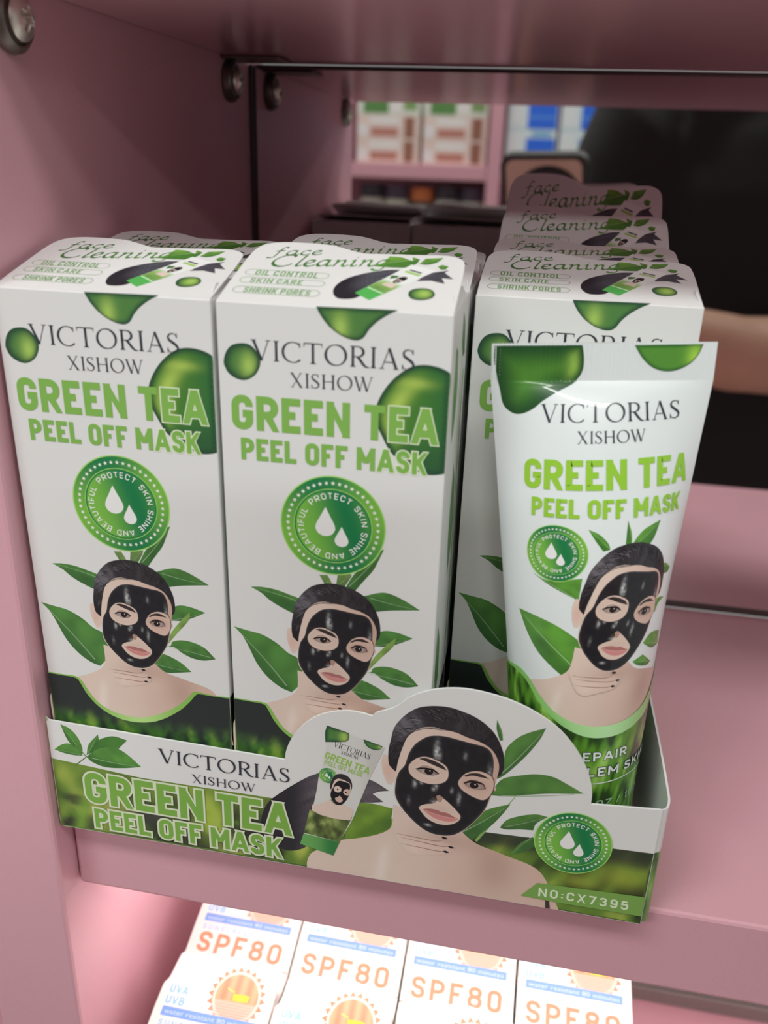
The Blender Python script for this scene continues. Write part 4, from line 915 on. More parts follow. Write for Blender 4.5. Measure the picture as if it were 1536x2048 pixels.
def flap_mesh():
    f = A['f_out']; o = [(.4, 0)] + [(max(.1, min(54.2, x)) if y < 27 else max(.3, x), y) for x, y in f[1:-1]] + [(54.1, 0)]
    o = spline([(0.2, 0), (.15, 8), (.3, 20), (.5, 25), (.9, 28), (2.0, 30.6), (4.0, 32.2), (7.2, 33.1)] + [q for q in f[8:20]] + [(53.7, 25.5), (54.1, 18), (54.2, 6), (54.3, 0)], 4, True, 50)
    oc = [o[0]]
    for q in o[1:]:
        if math.hypot(q[0] - oc[-1][0], q[1] - oc[-1][1]) > .06: oc.append(q)
    mb = MB().prism(oc, 0, -.45, lambda x, y, t: (x / 1000, y / 1000, t / 1000))
    a = Art()
    def ig(x, y): return mixc(ink(62, 104, 48), ink(100, 148, 70), sm(8, 34, x) * .5 + .4 * N2(x, y, .5, 2))
    a.poly(A['f_sw'], lambda x, y: mixc(ink(34, 33, 38), ink(92, 90, 96), (.5 + .5 * noise.noise(Vector(((x - y) * .2, (y - .6 * x) * 1.8, 1)))) * sm(27, 33, x) * sm(6, 12, y)), grid=.7, sharp=60)
    a.poly(A['f_sw2'], lambda x, y: mixc(ink(44, 43, 48), ink(90, 88, 92), .5 + .5 * noise.noise(Vector((x * .3, y * 2, 1)))), False, .7)
    for k in ('f_leaf', 'f_leaf2', 'f_leaf3'): leaf(a, A[k], ink(70, 122, 44), ink(116, 162, 62), grid=.7)
    q = A['f_mini']; P0, P1, P2, P3 = [Vector(p) for p in q]      # pictured tube: top-left, top-right, bottom-right, bottom-left
    Tm = Fn(lambda x, y: tuple((P3.lerp(P2, x)).lerp(P0.lerp(P1, x), y)), (P1 - P0).length)
    def mini(x, y):
        c = mixc(ink(206, 206, 196), ink(214, 214, 206), y); c = mixc(c, ink(134, 166, 84), sm(.52, .40, y)); c = mixc(c, ink(88, 116, 60), sm(.40, .30, y) * (.6 + .6 * N2(x * 6, y * 8, 1, 3)))
        return mixc(c, ink(76, 158, 74), sm(.205, .195, y))
    a.poly([(0, 0), (1, 0), (1, 1), (0, 1)], mini, False, .08, T=Tm)
    a.poly([(.05, .62), (.3, .66), (.35, .6), (.18, .54)], LF1, T=Tm)
    a.poly([(.35, .42), (.55, .46), (.8, .44), (.85, .36), (.3, .36)], SK1, T=Tm)
    a.circle(.56, .60, .17, HAIR, 16, T=Tm, ry=.085); a.circle(.56, .56, .14, BLK, 16, T=Tm, ry=.085); a.circle(.50, .575, .045, SK1, 10, T=Tm, ry=.02); a.circle(.62, .575, .045, SK1, 10, T=Tm, ry=.02); a.circle(.56, .52, .05, SK2, 10, T=Tm, ry=.018)
    a.stroke([(.2, .80), (.85, .80)], .05, ink(150, 180, 96), T=Tm); a.stroke([(.25, .86), (.75, .86)], .03, NAVY, T=Tm); a.stroke([(.05, .205), (.95, .205)], .02, ink(196, 214, 170), T=Tm); a.up(2)
    drop(a, A['f_dot'], (.6, .55, .3, .35), grid=.35, rim=.2)
    lg = ink(112, 146, 92)
    for k, t, pk in (('f_p1', 'OIL CONTROL', 'f_t1'), ('f_p2', 'SKIN CARE', 'f_t2'), ('f_p3', 'SHRINK PORES', 'f_t3')):
        x0 = A[k][0][0]; y0 = min(A[k][0][1], A[k][1][1]); y1 = max(A[k][2][1], A[k][3][1]); x1 = A[k][1][0]; r = (y1 - y0) / 2; cy = (y0 + y1) / 2
        pts = [(x0 + r - r * math.sin(math.pi * i / 12), cy + r * math.cos(math.pi * i / 12)) for i in range(13)] + [(x1 - r + r * math.sin(math.pi * i / 12), cy - r * math.cos(math.pi * i / 12)) for i in range(13)]
        a.stroke(pts, .16, lg, closed=True); a.up(1)
        tt = A[pk]; h = tt[2][1] - (tt[0][1] + tt[1][1]) / 2; ym = cy - h / 2
        sans(a, t, (tt[0][0], ym), (tt[1][0], ym), h, lg, sw=.16, gap=.22)
    italic(a, 'face', (6.6, 25.0), (18.2, 26.6), 2.6, ig, .24)
    italic(a, 'Cleaning', (7.2, 18.6), (36.2, 22.2), 3.6, ig, .25)
    a.into(mb, lambda x, y, l: (x / 1000, y / 1000, l / 1000))
    print('flap art', len(a.V))
    return mb.mesh('header_flap', M_CARD)
me_body, me_flap = carton_mesh(), flap_mesh()
dm = MB().add([(CW - .0004, .0010, -.0001), (CW - .0004, .0300, -.0001), (CW - .0012, .0280, .0022), (CW - .0012, .0070, .0026), (CW - .0008, .0010, -.0001), (CW - .0008, .0300, -.0001), (CW - .0016, .0280, .0022), (CW - .0016, .0070, .0026)],
              [(0, 1, 2, 3), (7, 6, 5, 4), (0, 4, 5, 1), (1, 5, 6, 2), (2, 6, 7, 3), (3, 7, 4, 0)])
me_dust = dm.mesh('dust_flap', M_CARD)
def make_carton():
    t = thing('face_mask_carton', 'x', 'carton', (0, 0, 0))
    link('carton_body', me_body, t); link('header_flap', me_flap, t, (0, .0002, CH)); link('dust_flap', me_dust, t, (0, 0, CH))
    return t
proto = make_carton(); first = True
LEAN = -.01468
SX = [-.10148 + .0557 * i for i in range(3)]
LB = {
 (0, 0): 'white face mask carton at the front left, next to the pink side panel',
 (0, 1): 'white face mask carton at the front of the middle column, partly behind the tray dome',
 (1, 0): 'face mask carton second in the left column, its flap right behind the front carton',
 (2, 0): 'face mask carton third in the left column, only a sliver of flap showing',
 (1, 1): 'face mask carton second in the middle column, its flap right behind the front carton',
 (2, 1): 'face mask carton third in the middle column, only its flap edge showing',
 (1, 2): 'face mask carton standing directly behind the white tube',
 (2, 2): 'face mask carton in the right column, next one behind the carton backing the tube',
 (3, 2): 'face mask carton with a half raised flap, second from the mirror, right column',
 (4, 2): 'rearmost face mask carton in the right column, its flap standing steeply',
}
EL = {(0, 0): 16, (1, 0): 15, (2, 0): 7, (0, 1): 18.5, (1, 1): 18, (2, 1): 9, (1, 2): 14.5, (2, 2): 16.5, (3, 2): 32.5, (4, 2): 57.5}
for (r, c), lab in LB.items():
    o = proto if first else copy_tree(proto); first = False
    o.location = (SX[c] + (.0004 if c == 2 else 0), TY + .0032 + PITCH * r, .0012); o.rotation_euler = (-LEAN, 0, 0); o.scale.x = 1.018 if c == 2 else 1
    tag(o, lab, 'carton', 'face mask cartons in the display tray')
    for ch in children(o):
        if ch.name.startswith('header_flap'): ch.rotation_euler = (math.radians(EL[(r, c)]) + LEAN, 0, 0)

# ------------------------------------------------------------------ the tube on display
TB, TT, TYAW, TR, TCW, TCR = Vector((.0487, .0145, .031)), Vector((.0422, .0150, .1545)), .12, .017, .0262, 9.0
az = (TT - TB).normalized(); TL = (TT - TB).length * 1000
ux = Vector((math.cos(TYAW), math.sin(TYAW), 0)); ux = (ux - az * ux.dot(az)).normalized(); uy = az.cross(ux)
tubeM = Matrix(((ux.x, uy.x, az.x, TB.x), (ux.y, uy.y, az.y, TB.y), (ux.z, uy.z, az.z, TB.z), (0, 0, 0, 1)))
def tsurf(u, t, l=0, back=False):        # u in mm round the front half (-26.5..26.5), t in mm along the tube
    s = u / 26.5; h = max(0, min(1, t / (TL - TCR)))
    a = TR + (TCW - TR) * h ** 1.15; b = TR * max(1 - h ** 1.6, 0) ** .75 + .0005; k = h * h
    th = s * math.pi / 2; x = a * ((1 - k) * math.sin(th) + k * s); cy = math.cos(th)
    y = -b * cy
    nx, ny = math.sin(th) * (1 - k), -max(cy, .05) * (b / a * .3 + .7); nl = math.hypot(nx, ny)
    if t > TL - TCR: y -= .00012 * math.sin(u * 2 * math.pi / 1.05) * (1 if u < -3 else .25)
    if l and t > TL - TCR - .6: l += .06
    x += nx / nl * l / 1000; y += ny / nl * l / 1000
    return (x, -y if back else y, t / 1000)
tubeT = thing('face_mask_tube', 'white and green squeeze tube of face mask standing in front at the right', 'tube', (0, 0, 0))
tubeT.matrix_world = tubeM
def tgrid(t0, t1, nt, nu=150):
    mb = MB(); vs = []; fs = []
    for i in range(nt + 1):
        t = t0 + (t1 - t0) * i / nt
        vs += [tsurf(-26.5 + 53 * k / nu, t) for k in range(nu + 1)] + [tsurf(26.5 - 53 * k / nu, t, back=True) for k in range(1, nu)]
    m = 2 * nu
    for i in range(nt):
        for k in range(m): fs.append((i * m + k, i * m + (k + 1) % m, (i + 1) * m + (k + 1) % m, (i + 1) * m + k))
    fs += [tuple(range(m))[::-1], tuple(range(nt * m, (nt + 1) * m))]
    return mb.add(vs, fs, ink(205, 205, 200))
ta = Art(step=.003, maxseg=.42); ta.l = .02
ta.poly([(-26.3, 60), (26.3, 60), (26.3, 39), (-26.3, 39)], ink(206, 202, 188), False); ta.V, ta.F, ta.C = [], [], []; ta.l = .02
for k in ('ul1', 'ul2', 'ul3', 'ul4', 'ul5', 'ur1', 'ur2', 'ur3', 'ur4'): leaf(ta, A[k], ink(66, 118, 42), ink(100, 158, 56), grid=.9)
portrait(ta, Aff([A['pts'][0], A['pts'][2], A['pts'][4]], [A['u_face'][0], A['u_face'][1], A['u_face'][2]]), 1.2)
au = [(-26.3, 38.0)] + [(x, y) for x, y in A['u_arc']] + [(22.5, 36), (26.3, 39)]
al = [(-26.3, 37.2)] + [(x, y) for x, y in A['u_arc2']] + [(22.5, 34.0), (26.3, 37.5)]
ta.poly(spline(au, 4, False) + [(26.3, -11.5), (-26.3, -11.5)], lambda x, y: mixc(ink(128, 178, 92), ink(168, 206, 146), math.exp(-((x - 4) / 10) ** 2)), False)
ta.poly(spline(al, 4, False) + [(26.3, -11.5), (-26.3, -11.5)], grassf(31, None, ink(40, 62, 30), ink(84, 132, 40), ink(150, 190, 84), .30, .10), False)
lt = ta.l
WG = ink(206, 216, 200)
for t, p0, p1, h in (('REPAIR', (-3.4, 17.4), (11.2, 17.6), 2.6), ('PROBLEM SKIN', (-11.5, 13.1), (20.8, 12.6), 2.6)):
    ta.up(2); sans(ta, t, p0, p1, h, ink(40, 58, 40), sw=.17, gap=.16, grow=.18); ta.up(2); sans(ta, t, p0, p1, h, WG, sw=.17, gap=.16)
ta.stroke([(-12, 11.0), (0, 10.6), (12, 10.8), (20, 10.4)], .3, WG); ta.up(2)
sans(ta, 'OZ / 100', (3.5, 3.0), (18.5, 2.6), 2.2, ink(150, 176, 140), sw=.15, gap=.2)
ta.l = .06; badge(ta, (-8.8, 73.4), 7.2)
ta.l = .03
d1 = [(max(x, -26.3), min(y, 123.3)) for x, y in A['u_d1']]
drop(ta, d1, (.93, .60, .10, .45), grid=.8, rim=.26, dark=ink(32, 70, 36), mid=ink(76, 126, 46), bright=ink(150, 184, 78), sharp=75)
drop(ta, [(x, min(y, 123.3)) for x, y in A['u_d2']], (.90, .50, .12, .5), grid=.7, rim=.10, dark=ink(48, 92, 44), mid=ink(84, 134, 52), bright=ink(150, 190, 70))
ta.l = .06; TG = ink(136, 178, 52)
roman(ta, 'VICTORIAS', (-13.9, 105.1), (19.0, 105.9), 4.3, NAVY); roman(ta, 'XISHOW', (-5.2, 100.4), (10.4, 100.9), 2.9, NAVY)
sans(ta, 'GREEN TEA', (-17.2, 89.0), (22.9, 90.1), 7.3, TG, sw=.21); sans(ta, 'PEEL OFF MASK', (-15.0, 82.4), (21.4, 83.0), 4.7, TG, sw=.21)
print('tube art', len(ta.V), ta.l)
tbody = tgrid(-12, TL - TCR, 90); ta.into(tbody, tsurf, lambda t: t <= TL - TCR)
tbody.obj('tube_body', M_TUBE, tubeT, smooth=True, angle=50)
crimp = tgrid(TL - TCR, TL, 8, 300); ta.into(crimp, tsurf, lambda t: t > TL - TCR)
crimp.obj('crimped_seal', M_TUBE, tubeT, smooth=True, angle=40)
zc_ = -(TB.z - .0012) / az.z + .0006
cap = MB().lathe([(.0002, zc_), (.0150, zc_), (.0158, zc_ + .0006), (.0164, -.0126), (.0160, -.0120), (.0002, -.0120)], 64, col=ink(80, 150, 74))
cap.obj('cap', M_TUBE, tubeT, smooth=True, angle=40)

# ------------------------------------------------------------------ sunscreen boxes on the shelf below
OR, BL = ink(190, 110, 80), ink(98, 126, 172)
PALEB, ORD = ink(112, 152, 184), ink(186, 108, 78)
def bf_text(txt, p0, p1, h, col, a):       # small lower-case lettering with the built-in font
    cu = bpy.data.curves.new('t', 'FONT'); cu.body = txt; cu.resolution_u = 2; o = bpy.data.objects.new('t', cu); COL.objects.link(o)
    dg = bpy.context.evaluated_depsgraph_get(); me = bpy.data.meshes.new_from_object(o.evaluated_get(dg))
    xs = [v.co.x for v in me.vertices]; ys = [v.co.y for v in me.vertices]; x0, x1 = min(xs), max(xs); y1 = max(ys)
    k = (p1[0] - p0[0]) / (x1 - x0)
    a._add([(p0[0] + (v.co.x - x0) * k, p0[1] + v.co.y * h / y1) for v in me.vertices], [tuple(p.vertices) for p in me.polygons], [col] * len(me.vertices)); a.up(2)
    bpy.data.objects.remove(o); bpy.data.curves.remove(cu); bpy.data.meshes.remove(me)
SW_, SD_, SH_ = .0426, .0425, .1560
def sun_flap():
    o = spline([(.1, 0), (.1, 25), (1.4, 27.2), (2.6, 36.4), (3.4, 37.4), (14, 37.6), (19, 37.9), (23, 39.0), (27, 39.4), (31, 38.6), (34, 37.5), (41.5, 37.2), (42.4, 36.4), (42.5, 20), (42.5, 0)], 3, True, 40)
    oc = [o[0]]
    for q in o[1:]:
        if math.hypot(q[0] - oc[-1][0], q[1] - oc[-1][1]) > .05: oc.append(q)
    W_ = (.66, .65, .62)
    mb = MB().prism(oc, 0, -.45, lambda x, y, t: (x / 1000, y * 1.0 / 1000, t / 1000), W_)
    a = Art()
    cx, cy = 28.6, 25.6
    spk = []
    for k in range(44):
        th = 2 * math.pi * k / 44; r = 10.9 if k % 2 == 0 else 9.0; spk.append((cx + r * math.cos(th), cy + r * 1.06 * math.sin(th)))
    a.poly(spk, lambda x, y: mixc(W_, ink(176, 104, 76), sm(12, 22, y)), False, 1.2); a.circle(cx, cy, 9.0, ink(186, 160, 146), 48, ry=9.6); a.circle(cx, cy, 8.0, lambda x, y: mixc(ink(180, 142, 124), ink(205, 130, 96), sm(23.2, 24.0, y) + .0) if y < 24 else mixc(ink(205, 130, 96), ink(184, 106, 76), .5 + .5 * math.sin(x * 1.4)), 48, grid=.5, ry=8.5)
    for k in range(6): a.stroke([(cx - 6.5, 22.6 - k), (cx + 6.5, 22.6 - k)], .22, ink(176, 122, 100))
    a.up(2)
    for k in range(3): sans(a, 'VZ', (27.2 + k * 1.9, 24.2 + .1 * k), (29.2 + k * 1.9, 24.2), 2.6, ink(176, 158, 30), sw=.34, gap=.0)
    a.stroke([(24.4, 28.4), (26.2, 27.6), (27.4, 27.4)], .5, ink(214, 160, 70)); a.up(1)
    a.stroke([(15, 33.0), (18, 34.0), (20, 34.6)], [.9, .5, .3], ink(232, 190, 186)); a.up(1)
    sans(a, 'UVA', (3.2, 23.0), (10.4, 23.0), 3.0, PALEB, sw=.2); sans(a, 'UVB', (3.0, 18.9), (10.2, 18.9), 3.0, PALEB, sw=.2)
    a.poly([(3.0, 14.6), (39.2, 14.6), (39.2, 18.0), (3.0, 18.0)], BL, False)
    bf_text('water resistant 80 minutes', (4.0, 15.5), (38.0, 15.5), 1.7, ink(160, 168, 182), a)
    sans(a, 'SUNSCREEN SPRAY', (3.4, 11.1), (38.6, 11.1), 2.2, ink(118, 150, 180), sw=.17, gap=.34)
    sans(a, 'SPF80', (3.6, 1.9), (38.0, 1.9), 8.2, ORD, sw=.175, gap=.20)
    a.into(mb, lambda x, y, l: (x / 1000, y * .97 / 1000, l / 1000))
    return mb.mesh('header_flap', M_CARD)
me_sf = sun_flap()
sb = MB().box((0, 0, 0), (SW_, SD_, SH_), .0004, (.86, .84, .80))
sa = Art(); sa.poly([(3, 100), (39.6, 100), (39.6, 104), (3, 104)], BL, False); sans(sa, 'SPF80', (4, 82), (38, 82), 10, ORD, sw=.18, gap=.2); sa.circle(21.3, 128, 11, OR, 40); sa.poly([(.3, .3), (42.3, .3), (42.3, 40), (.3, 30)], ink(236, 170, 120), False)
sa.into(sb, lambda x, y, l: (x / 1000, -l / 1000, y / 1000)); me_sb = sb.mesh('box_body', M_CARD)
sproto = None
NM = ['first', 'second', 'third', 'fourth']
for r, y in ((0, .0385), (1, -.0045)):
    for c in range(4):
        lab = '%s sunscreen box from the left in the %s row below the shelf edge' % (NM[c], 'back' if r == 0 else 'front')
        if sproto is None:
            sproto = o = thing('sunscreen_box', lab, 'box'); link('box_body', me_sb, o); link('header_flap', me_sf, o, (0, .0002, SH_), (math.radians(14), 0, 0))
        else: o = copy_tree(sproto)
        o.location = (-.0872 + .0435 * c, y - .0012 * c, -.2568); tag(o, lab, 'box', 'sunscreen boxes on the lower shelf')

# ------------------------------------------------------------------ across the aisle (seen in the mirror)
OY = -1.30
opp = thing('shelving_unit', 'pink shelving unit across the aisle, seen in the mirror with blurred goods', 'shelving unit', (0, OY, -1.1))
def opart(a, b, name, m=M_PINK, bev=.002):
    MB().box((a[0], a[1] - OY, a[2] + UZ), (b[0], b[1] - OY, b[2] + UZ), bev).obj(name, m, opp)
for x in (-.90, -.100, .70): opart((x - .0135, OY - .30, -1.1), (x + .0135, OY + .003, .62), 'upright')
for x0, x1 in ((-.886, -.114), (-.086, .686)):
    for z in (-.75, -.50, -.24, .075, .204, .46, .62): opart((x0, OY - .29, z - .029), (x1, OY, z), 'shelf')
opart((-.914, OY - .31, -1.1), (.714, OY - .301, .62), 'back_panel')
def small_box(name, lab, cat, group, loc, sx, sy, sz, base, bits):
    me = MB().box((0, 0, 0), (sx, sy, sz), .0012, base)
    a = Art(step=.02); a.l = .1
    for x0, z0, x1, z1, c in bits: a.poly([(x0 * sx * 1000, z0 * sz * 1000), (x1 * sx * 1000, z0 * sz * 1000), (x1 * sx * 1000, z1 * sz * 1000), (x0 * sx * 1000, z1 * sz * 1000)], c, False)
    a.into(me, lambda x, y, l: (x / 1000, sy + l / 1000, y / 1000))
    return me
WW = ink(225, 216, 200); RB = ink(176, 120, 104); BR = ink(140, 96, 76)
pm = small_box('', '', '', '', None, .130, .10, .045, ink(212, 190, 176), [(.02, .12, .17, .62, ink(250, 246, 232)), (.22, .12, .66, .48, RB), (.2, .62, .68, .94, WW), (.76, .06, .92, .94, BR)]).mesh('soap_box', M_CARD)
bl = small_box('', '', '', '', None, .098, .10, .070, ink(196, 206, 222), [(.40, .02, .98, .78, ink(44, 100, 200)), (.42, .3, .96, .36, ink(90, 140, 220)), (.05, .1, .3, .9, ink(206, 216, 222)), (.5, .82, .9, .96, ink(110, 160, 190))]).mesh('blue_box', M_CARD)
gm = small_box('', '', '', '', None, .130, .10, .030, ink(206, 206, 190), [(.1, .1, .5, .9, ink(86, 130, 70)), (.55, .2, .7, .8, WW), (.74, .3, .95, .9, ink(120, 150, 90))]).mesh('soap_box', M_CARD)
row_names = ['bottom', 'second', 'third', 'top']; first_box = None
OX = [-.388, -.250]
for cidx, x in enumerate(OX + [-.540, -.690]):
    for k in range(3):
        if cidx > 1: continue
        o = link('soap_box', pm if k < 2 else gm, None, (x, OY - .118, .2042 + .0452 * k))
        tag(o, '%s of the %s stack in the mirror' % (['pale box with brown-red print, lowest', 'pale box with brown-red print, second', 'flat green and white box, topmost'][k], ['left', 'right'][cidx]), 'box', 'pale boxes across the aisle')
for cidx, x in enumerate((-.080, .024, .128)):
    for k in range(2):
        o = link('blue_box', bl, None, (x, OY - .118, .2042 + .0704 * k))
        tag(o, 'blue and white box, %s of the %s stack in the mirror by the person' % (['lower', 'upper'][k], ['left', 'middle', 'right'][cidx]), 'box', 'blue boxes across the aisle')
# jars on the shelf below
def jar_mesh(h, r, body, lid):
    j = MB().lathe([(.001, 0), (r * .96, 0), (r, .003), (r, h * .62), (r * .92, h * .68), (.001, h * .68)], 32, col=body)
    l_ = MB().lathe([(.001, h * .682), (r * .98, h * .682), (r, h * .70), (r, h * .97), (r * .95, h), (.001, h)], 32, col=lid)
    return j.mesh('jar', M_CARD, True, 40), l_.mesh('lid', M_CARD, True, 40)
jm = [jar_mesh(.088, .0262, ink(200, 196, 176), ink(54, 50, 54)), jar_mesh(.082, .024, ink(70, 66, 64), ink(190, 110, 60)), jar_mesh(.086, .0262, ink(196, 200, 176), ink(70, 60, 72))]
for i in range(5):
    x = -.358 + .054 * i; k = (0, 2, 1, 0, 2)[i]
    o = link('cosmetic_jar', jm[k][0], None, (x, OY - .05, .0752)); link('lid', jm[k][1], o)
    tag(o, '%s jar from the left on the mirrored lower shelf, %s' % (['first', 'second', 'third', 'fourth', 'fifth'][i], ['pale with a dark lid', 'dark with an orange lid', 'pale green with a grey lid'][k]), 'jar', 'jars across the aisle')
for i in range(4):
    x = -.384 + .064 * i
    mj = small_box('', '', '', '', None, .062, .06, .052, ink(206, 200, 178), [(.1, .1, .9, .45, ink(140, 160, 120)), (.75, .3, .95, .8, ink(190, 150, 80))])
    o = mj.obj('cream_box', M_CARD, None, (x, OY - .155, .0752)); tag(o, '%s small cream box from the left behind the jars in the mirror' % ['first', 'second', 'third', 'fourth'][i], 'box', 'cream boxes behind the jars')

# ------------------------------------------------------------------ the person taking the picture, and the phone
M_SKIN = mat('skin', (.56, .33, .23), .5, vary=.06, bscale=40)
M_TEE = mat('black_cotton', (.010, .010, .011), .9, bump=.3, bscale=120)
M_JEAN = mat('dark_navy_denim', (.012, .015, .026), .85, bump=.3, bscale=300)
M_HAIR = mat('dark_hair', (.012, .010, .009), .45)
M_PHB = mat('tan_phone_back', (.50, .36, .28), .35); M_PHC = mat('black_rubber_case', (.012, .012, .013), .5); M_LENS = mat('camera_glass', (.006, .006, .008), .35, spec=.3)
def skin_mesh(name, verts, edges, radii, m, parent, root=0, sub=2):
    me = bpy.data.meshes.new(name); me.from_pydata(verts, edges, []); o = bpy.data.objects.new(name, me); COL.objects.link(o)
    md = o.modifiers.new('skin', 'SKIN'); md.use_smooth_shade = True
    for i, r in enumerate(radii):
        sv = me.skin_vertices[0].data[i]; sv.radius = r if isinstance(r, tuple) else (r, r); sv.use_root = i == root
    sd = o.modifiers.new('sub', 'SUBSURF'); sd.levels = sd.render_levels = sub
    dg = bpy.context.evaluated_depsgraph_get(); nm = bpy.data.meshes.new_from_object(o.evaluated_get(dg)); bpy.data.objects.remove(o); bpy.data.meshes.remove(me)
    nm.materials.clear(); nm.materials.append(m); nm.polygons.foreach_set('use_smooth', [True] * len(nm.polygons)); nm.name = name
    return link(name, nm, parent)
PX, PY, FZ = .285, -.47, -1.1
person = thing('person', 'person in a black t-shirt holding up a phone, seen in the mirror', 'person', (PX, PY, FZ))
def W3(x, y, z): return (x - PX, y - PY, z - FZ)
ph_c = CAM - CF * .0075
hand = Vector((.062, -.232, .095))
bv = [W3(.285, -.47, -.17), W3(.285, -.48, -.02), W3(.285, -.48, .12), W3(.285, -.48, .25), W3(.285, -.475, .33), W3(.285, -.465, .40), W3(.285, -.455, .50),
      W3(.455, -.48, .24), W3(.470, -.445, .00), W3(.33, -.37, .026), W3(.215, -.315, .033), W3(.115, -.262, .060), W3(.082, -.242, .078),
      W3(.125, -.48, .235), W3(.085, -.49, .0), W3(.10, -.43, -.22), W3(.11, -.405, -.29),
      W3(.205, -.47, -.24), W3(.200, -.46, -.62), W3(.200, -.48, -1.0), W3(.20, -.42, -1.065),
      W3(.365, -.47, -.24), W3(.370, -.46, -.62), W3(.370, -.48, -1.0), W3(.37, -.42, -1.065)]
be = [(0, 1), (1, 2), (2, 3), (3, 4), (4, 5), (5, 6), (3, 7), (7, 8), (8, 9), (9, 10), (10, 11), (11, 12), (3, 13), (13, 14), (14, 15), (15, 16), (0, 17), (17, 18), (18, 19), (19, 20), (0, 21), (21, 22), (22, 23), (23, 24)]
br = [(.15, .105), (.125, .095), (.14, .105), (.13, .09), .050, (.070, .085), (.062, .075), .058, .046, .043, .038, .027, .022, .058, .045, .030, .020, .085, .058, .040, .030, .085, .058, .040, .030]
def fused(name, mb, m, voxel, smooth=4):      # several overlapping volumes become one continuous skin
    o = mb.obj('tmp', m); r = o.modifiers.new('r', 'REMESH'); r.mode = 'VOXEL'; r.voxel_size = voxel
    q = o.modifiers.new('s', 'SMOOTH'); q.iterations = smooth; q.factor = .5
    dg = bpy.context.evaluated_depsgraph_get(); nm = bpy.data.meshes.new_from_object(o.evaluated_get(dg)); bpy.data.objects.remove(o)
    nm.materials.clear(); nm.materials.append(m); nm.polygons.foreach_set('use_smooth', [True] * len(nm.polygons)); nm.name = name
    return link(name, nm, person)
def loft(rings, n=40):       # rings of (x, y, z, rx, ry)
    mb = MB(); vs = []; fs = []
    for x, y, z, a, b in rings: vs += [W3(x + a * math.cos(2 * math.pi * k / n), y + b * math.sin(2 * math.pi * k / n), z) for k in range(n)]
    for i in range(len(rings) - 1):
        for k in range(n): fs.append((i * n + k, i * n + (k + 1) % n, (i + 1) * n + (k + 1) % n, (i + 1) * n + k))
    fs += [tuple(range(n))[::-1], tuple(range((len(rings) - 1) * n, len(rings) * n))]
    return mb.add(vs, fs)
def dense(pts, rad, n=6):
    q = spline([tuple(p) for p in pts], n, False, 120) if len(pts) > 2 else pts
    out = []; P = [Vector(p) for p in pts]
    for i in range(len(P) - 1):
        for k in range(n):
            t = k / n; out.append((P[i].lerp(P[i + 1], t), rad[i] + (rad[i + 1] - rad[i]) * t * t * (3 - 2 * t)))
    out.append((P[-1], rad[-1])); return [o[0] for o in out], [o[1] for o in out]
hd = Vector(W3(.285, -.452, .452))
def headpt(u, v, k=1.0):           # u azimuth (pi/2 looks at the shelf), v from -1 (chin) to 1 (crown)
    r = math.sqrt(max(0, 1 - v * v)); x, y, z = r * math.cos(u) * .072, r * math.sin(u) * .092, v * .112
    low = sm(.1, -1, v); x *= 1 - .30 * low; y *= 1 - (.10 if y > 0 else .42) * low
    if y < 0: y *= 1.08
    if y > 0:
        y += .026 * math.exp(-(x / .011) ** 2 - ((z + .022) / .020) ** 2) + .012 * math.exp(-(x / .008) ** 2 - ((z + .004) / .024) ** 2)      # nose
        y -= .012 * (math.exp(-((x - .030) / .015) ** 2 - ((z - .012) / .011) ** 2) + math.exp(-((x + .030) / .015) ** 2 - ((z - .012) / .011) ** 2))   # eye sockets
        y += .006 * math.exp(-(x / .024) ** 2 - ((z + .055) / .010) ** 2) + .008 * math.exp(-(x / .020) ** 2 - ((z + .098) / .014) ** 2) + .004 * math.exp(-(x / .045) ** 2 - ((z - .030) / .010) ** 2)
    return hd + Vector((x * k, y * k, z * k))
def headgrid(k, keep=lambda u, v: True):
    n, m = 72, 48; vs = [headpt(2 * math.pi * a / n, -math.cos(math.pi * (b + .02) / (m + .04)), k) for b in range(m + 1) for a in range(n)]
    fs = [(b * n + a, b * n + (a + 1) % n, (b + 1) * n + (a + 1) % n, (b + 1) * n + a) for b in range(m) for a in range(n) if keep(2 * math.pi * (a + .5) / n, -math.cos(math.pi * (b + .5) / m))]
    return vs, fs
bm_ = loft([(.285, -.47, -.30, .150, .105), (.285, -.47, -.20, .155, .108), (.285, -.475, -.05, .132, .096), (.285, -.48, .08, .145, .102), (.285, -.48, .18, .158, .100), (.285, -.48, .235, .140, .088), (.285, -.478, .27, .080, .065), (.285, -.475, .30, .052, .054), (.285, -.462, .38, .050, .054), (.285, -.455, .42, .048, .054)])
def limb(idx, rad):
    q, r = dense([bv[i] for i in idx], rad); bm_.tube(q, r, 20)
limb([3, 7, 8, 9, 10, 11, 12], [.062, .058, .044, .043, .037, .028, .024]); limb([3, 13, 14, 15, 16], [.062, .058, .044, .032, .024])
limb([0, 17, 18, 19, 20], [.085, .082, .056, .040, .034]); limb([0, 21, 22, 23, 24], [.085, .082, .056, .040, .034])
a_, b_ = headgrid(1.0); n_ = 72; bm_.add([tuple(p) for p in a_], b_ + [tuple(range(n_))[::-1], tuple(range(48 * n_, 49 * n_))])
for sx in (-1, 1):
    e = bmesh.new(); bmesh.ops.create_uvsphere(e, u_segments=16, v_segments=10, radius=1)
    for v in e.verts: v.co = hd + Vector((sx * .073 + v.co.x * .006, -.006 + v.co.y * .016 , -.008 + v.co.z * .030))
    bm_.bm(e)
lh = Vector(bv[16])                                            # the hanging left hand
bm_.tube([lh, lh + Vector((.004, .008, -.05)), lh + Vector((.006, .012, -.085))], [.024, .030, .026], 16)
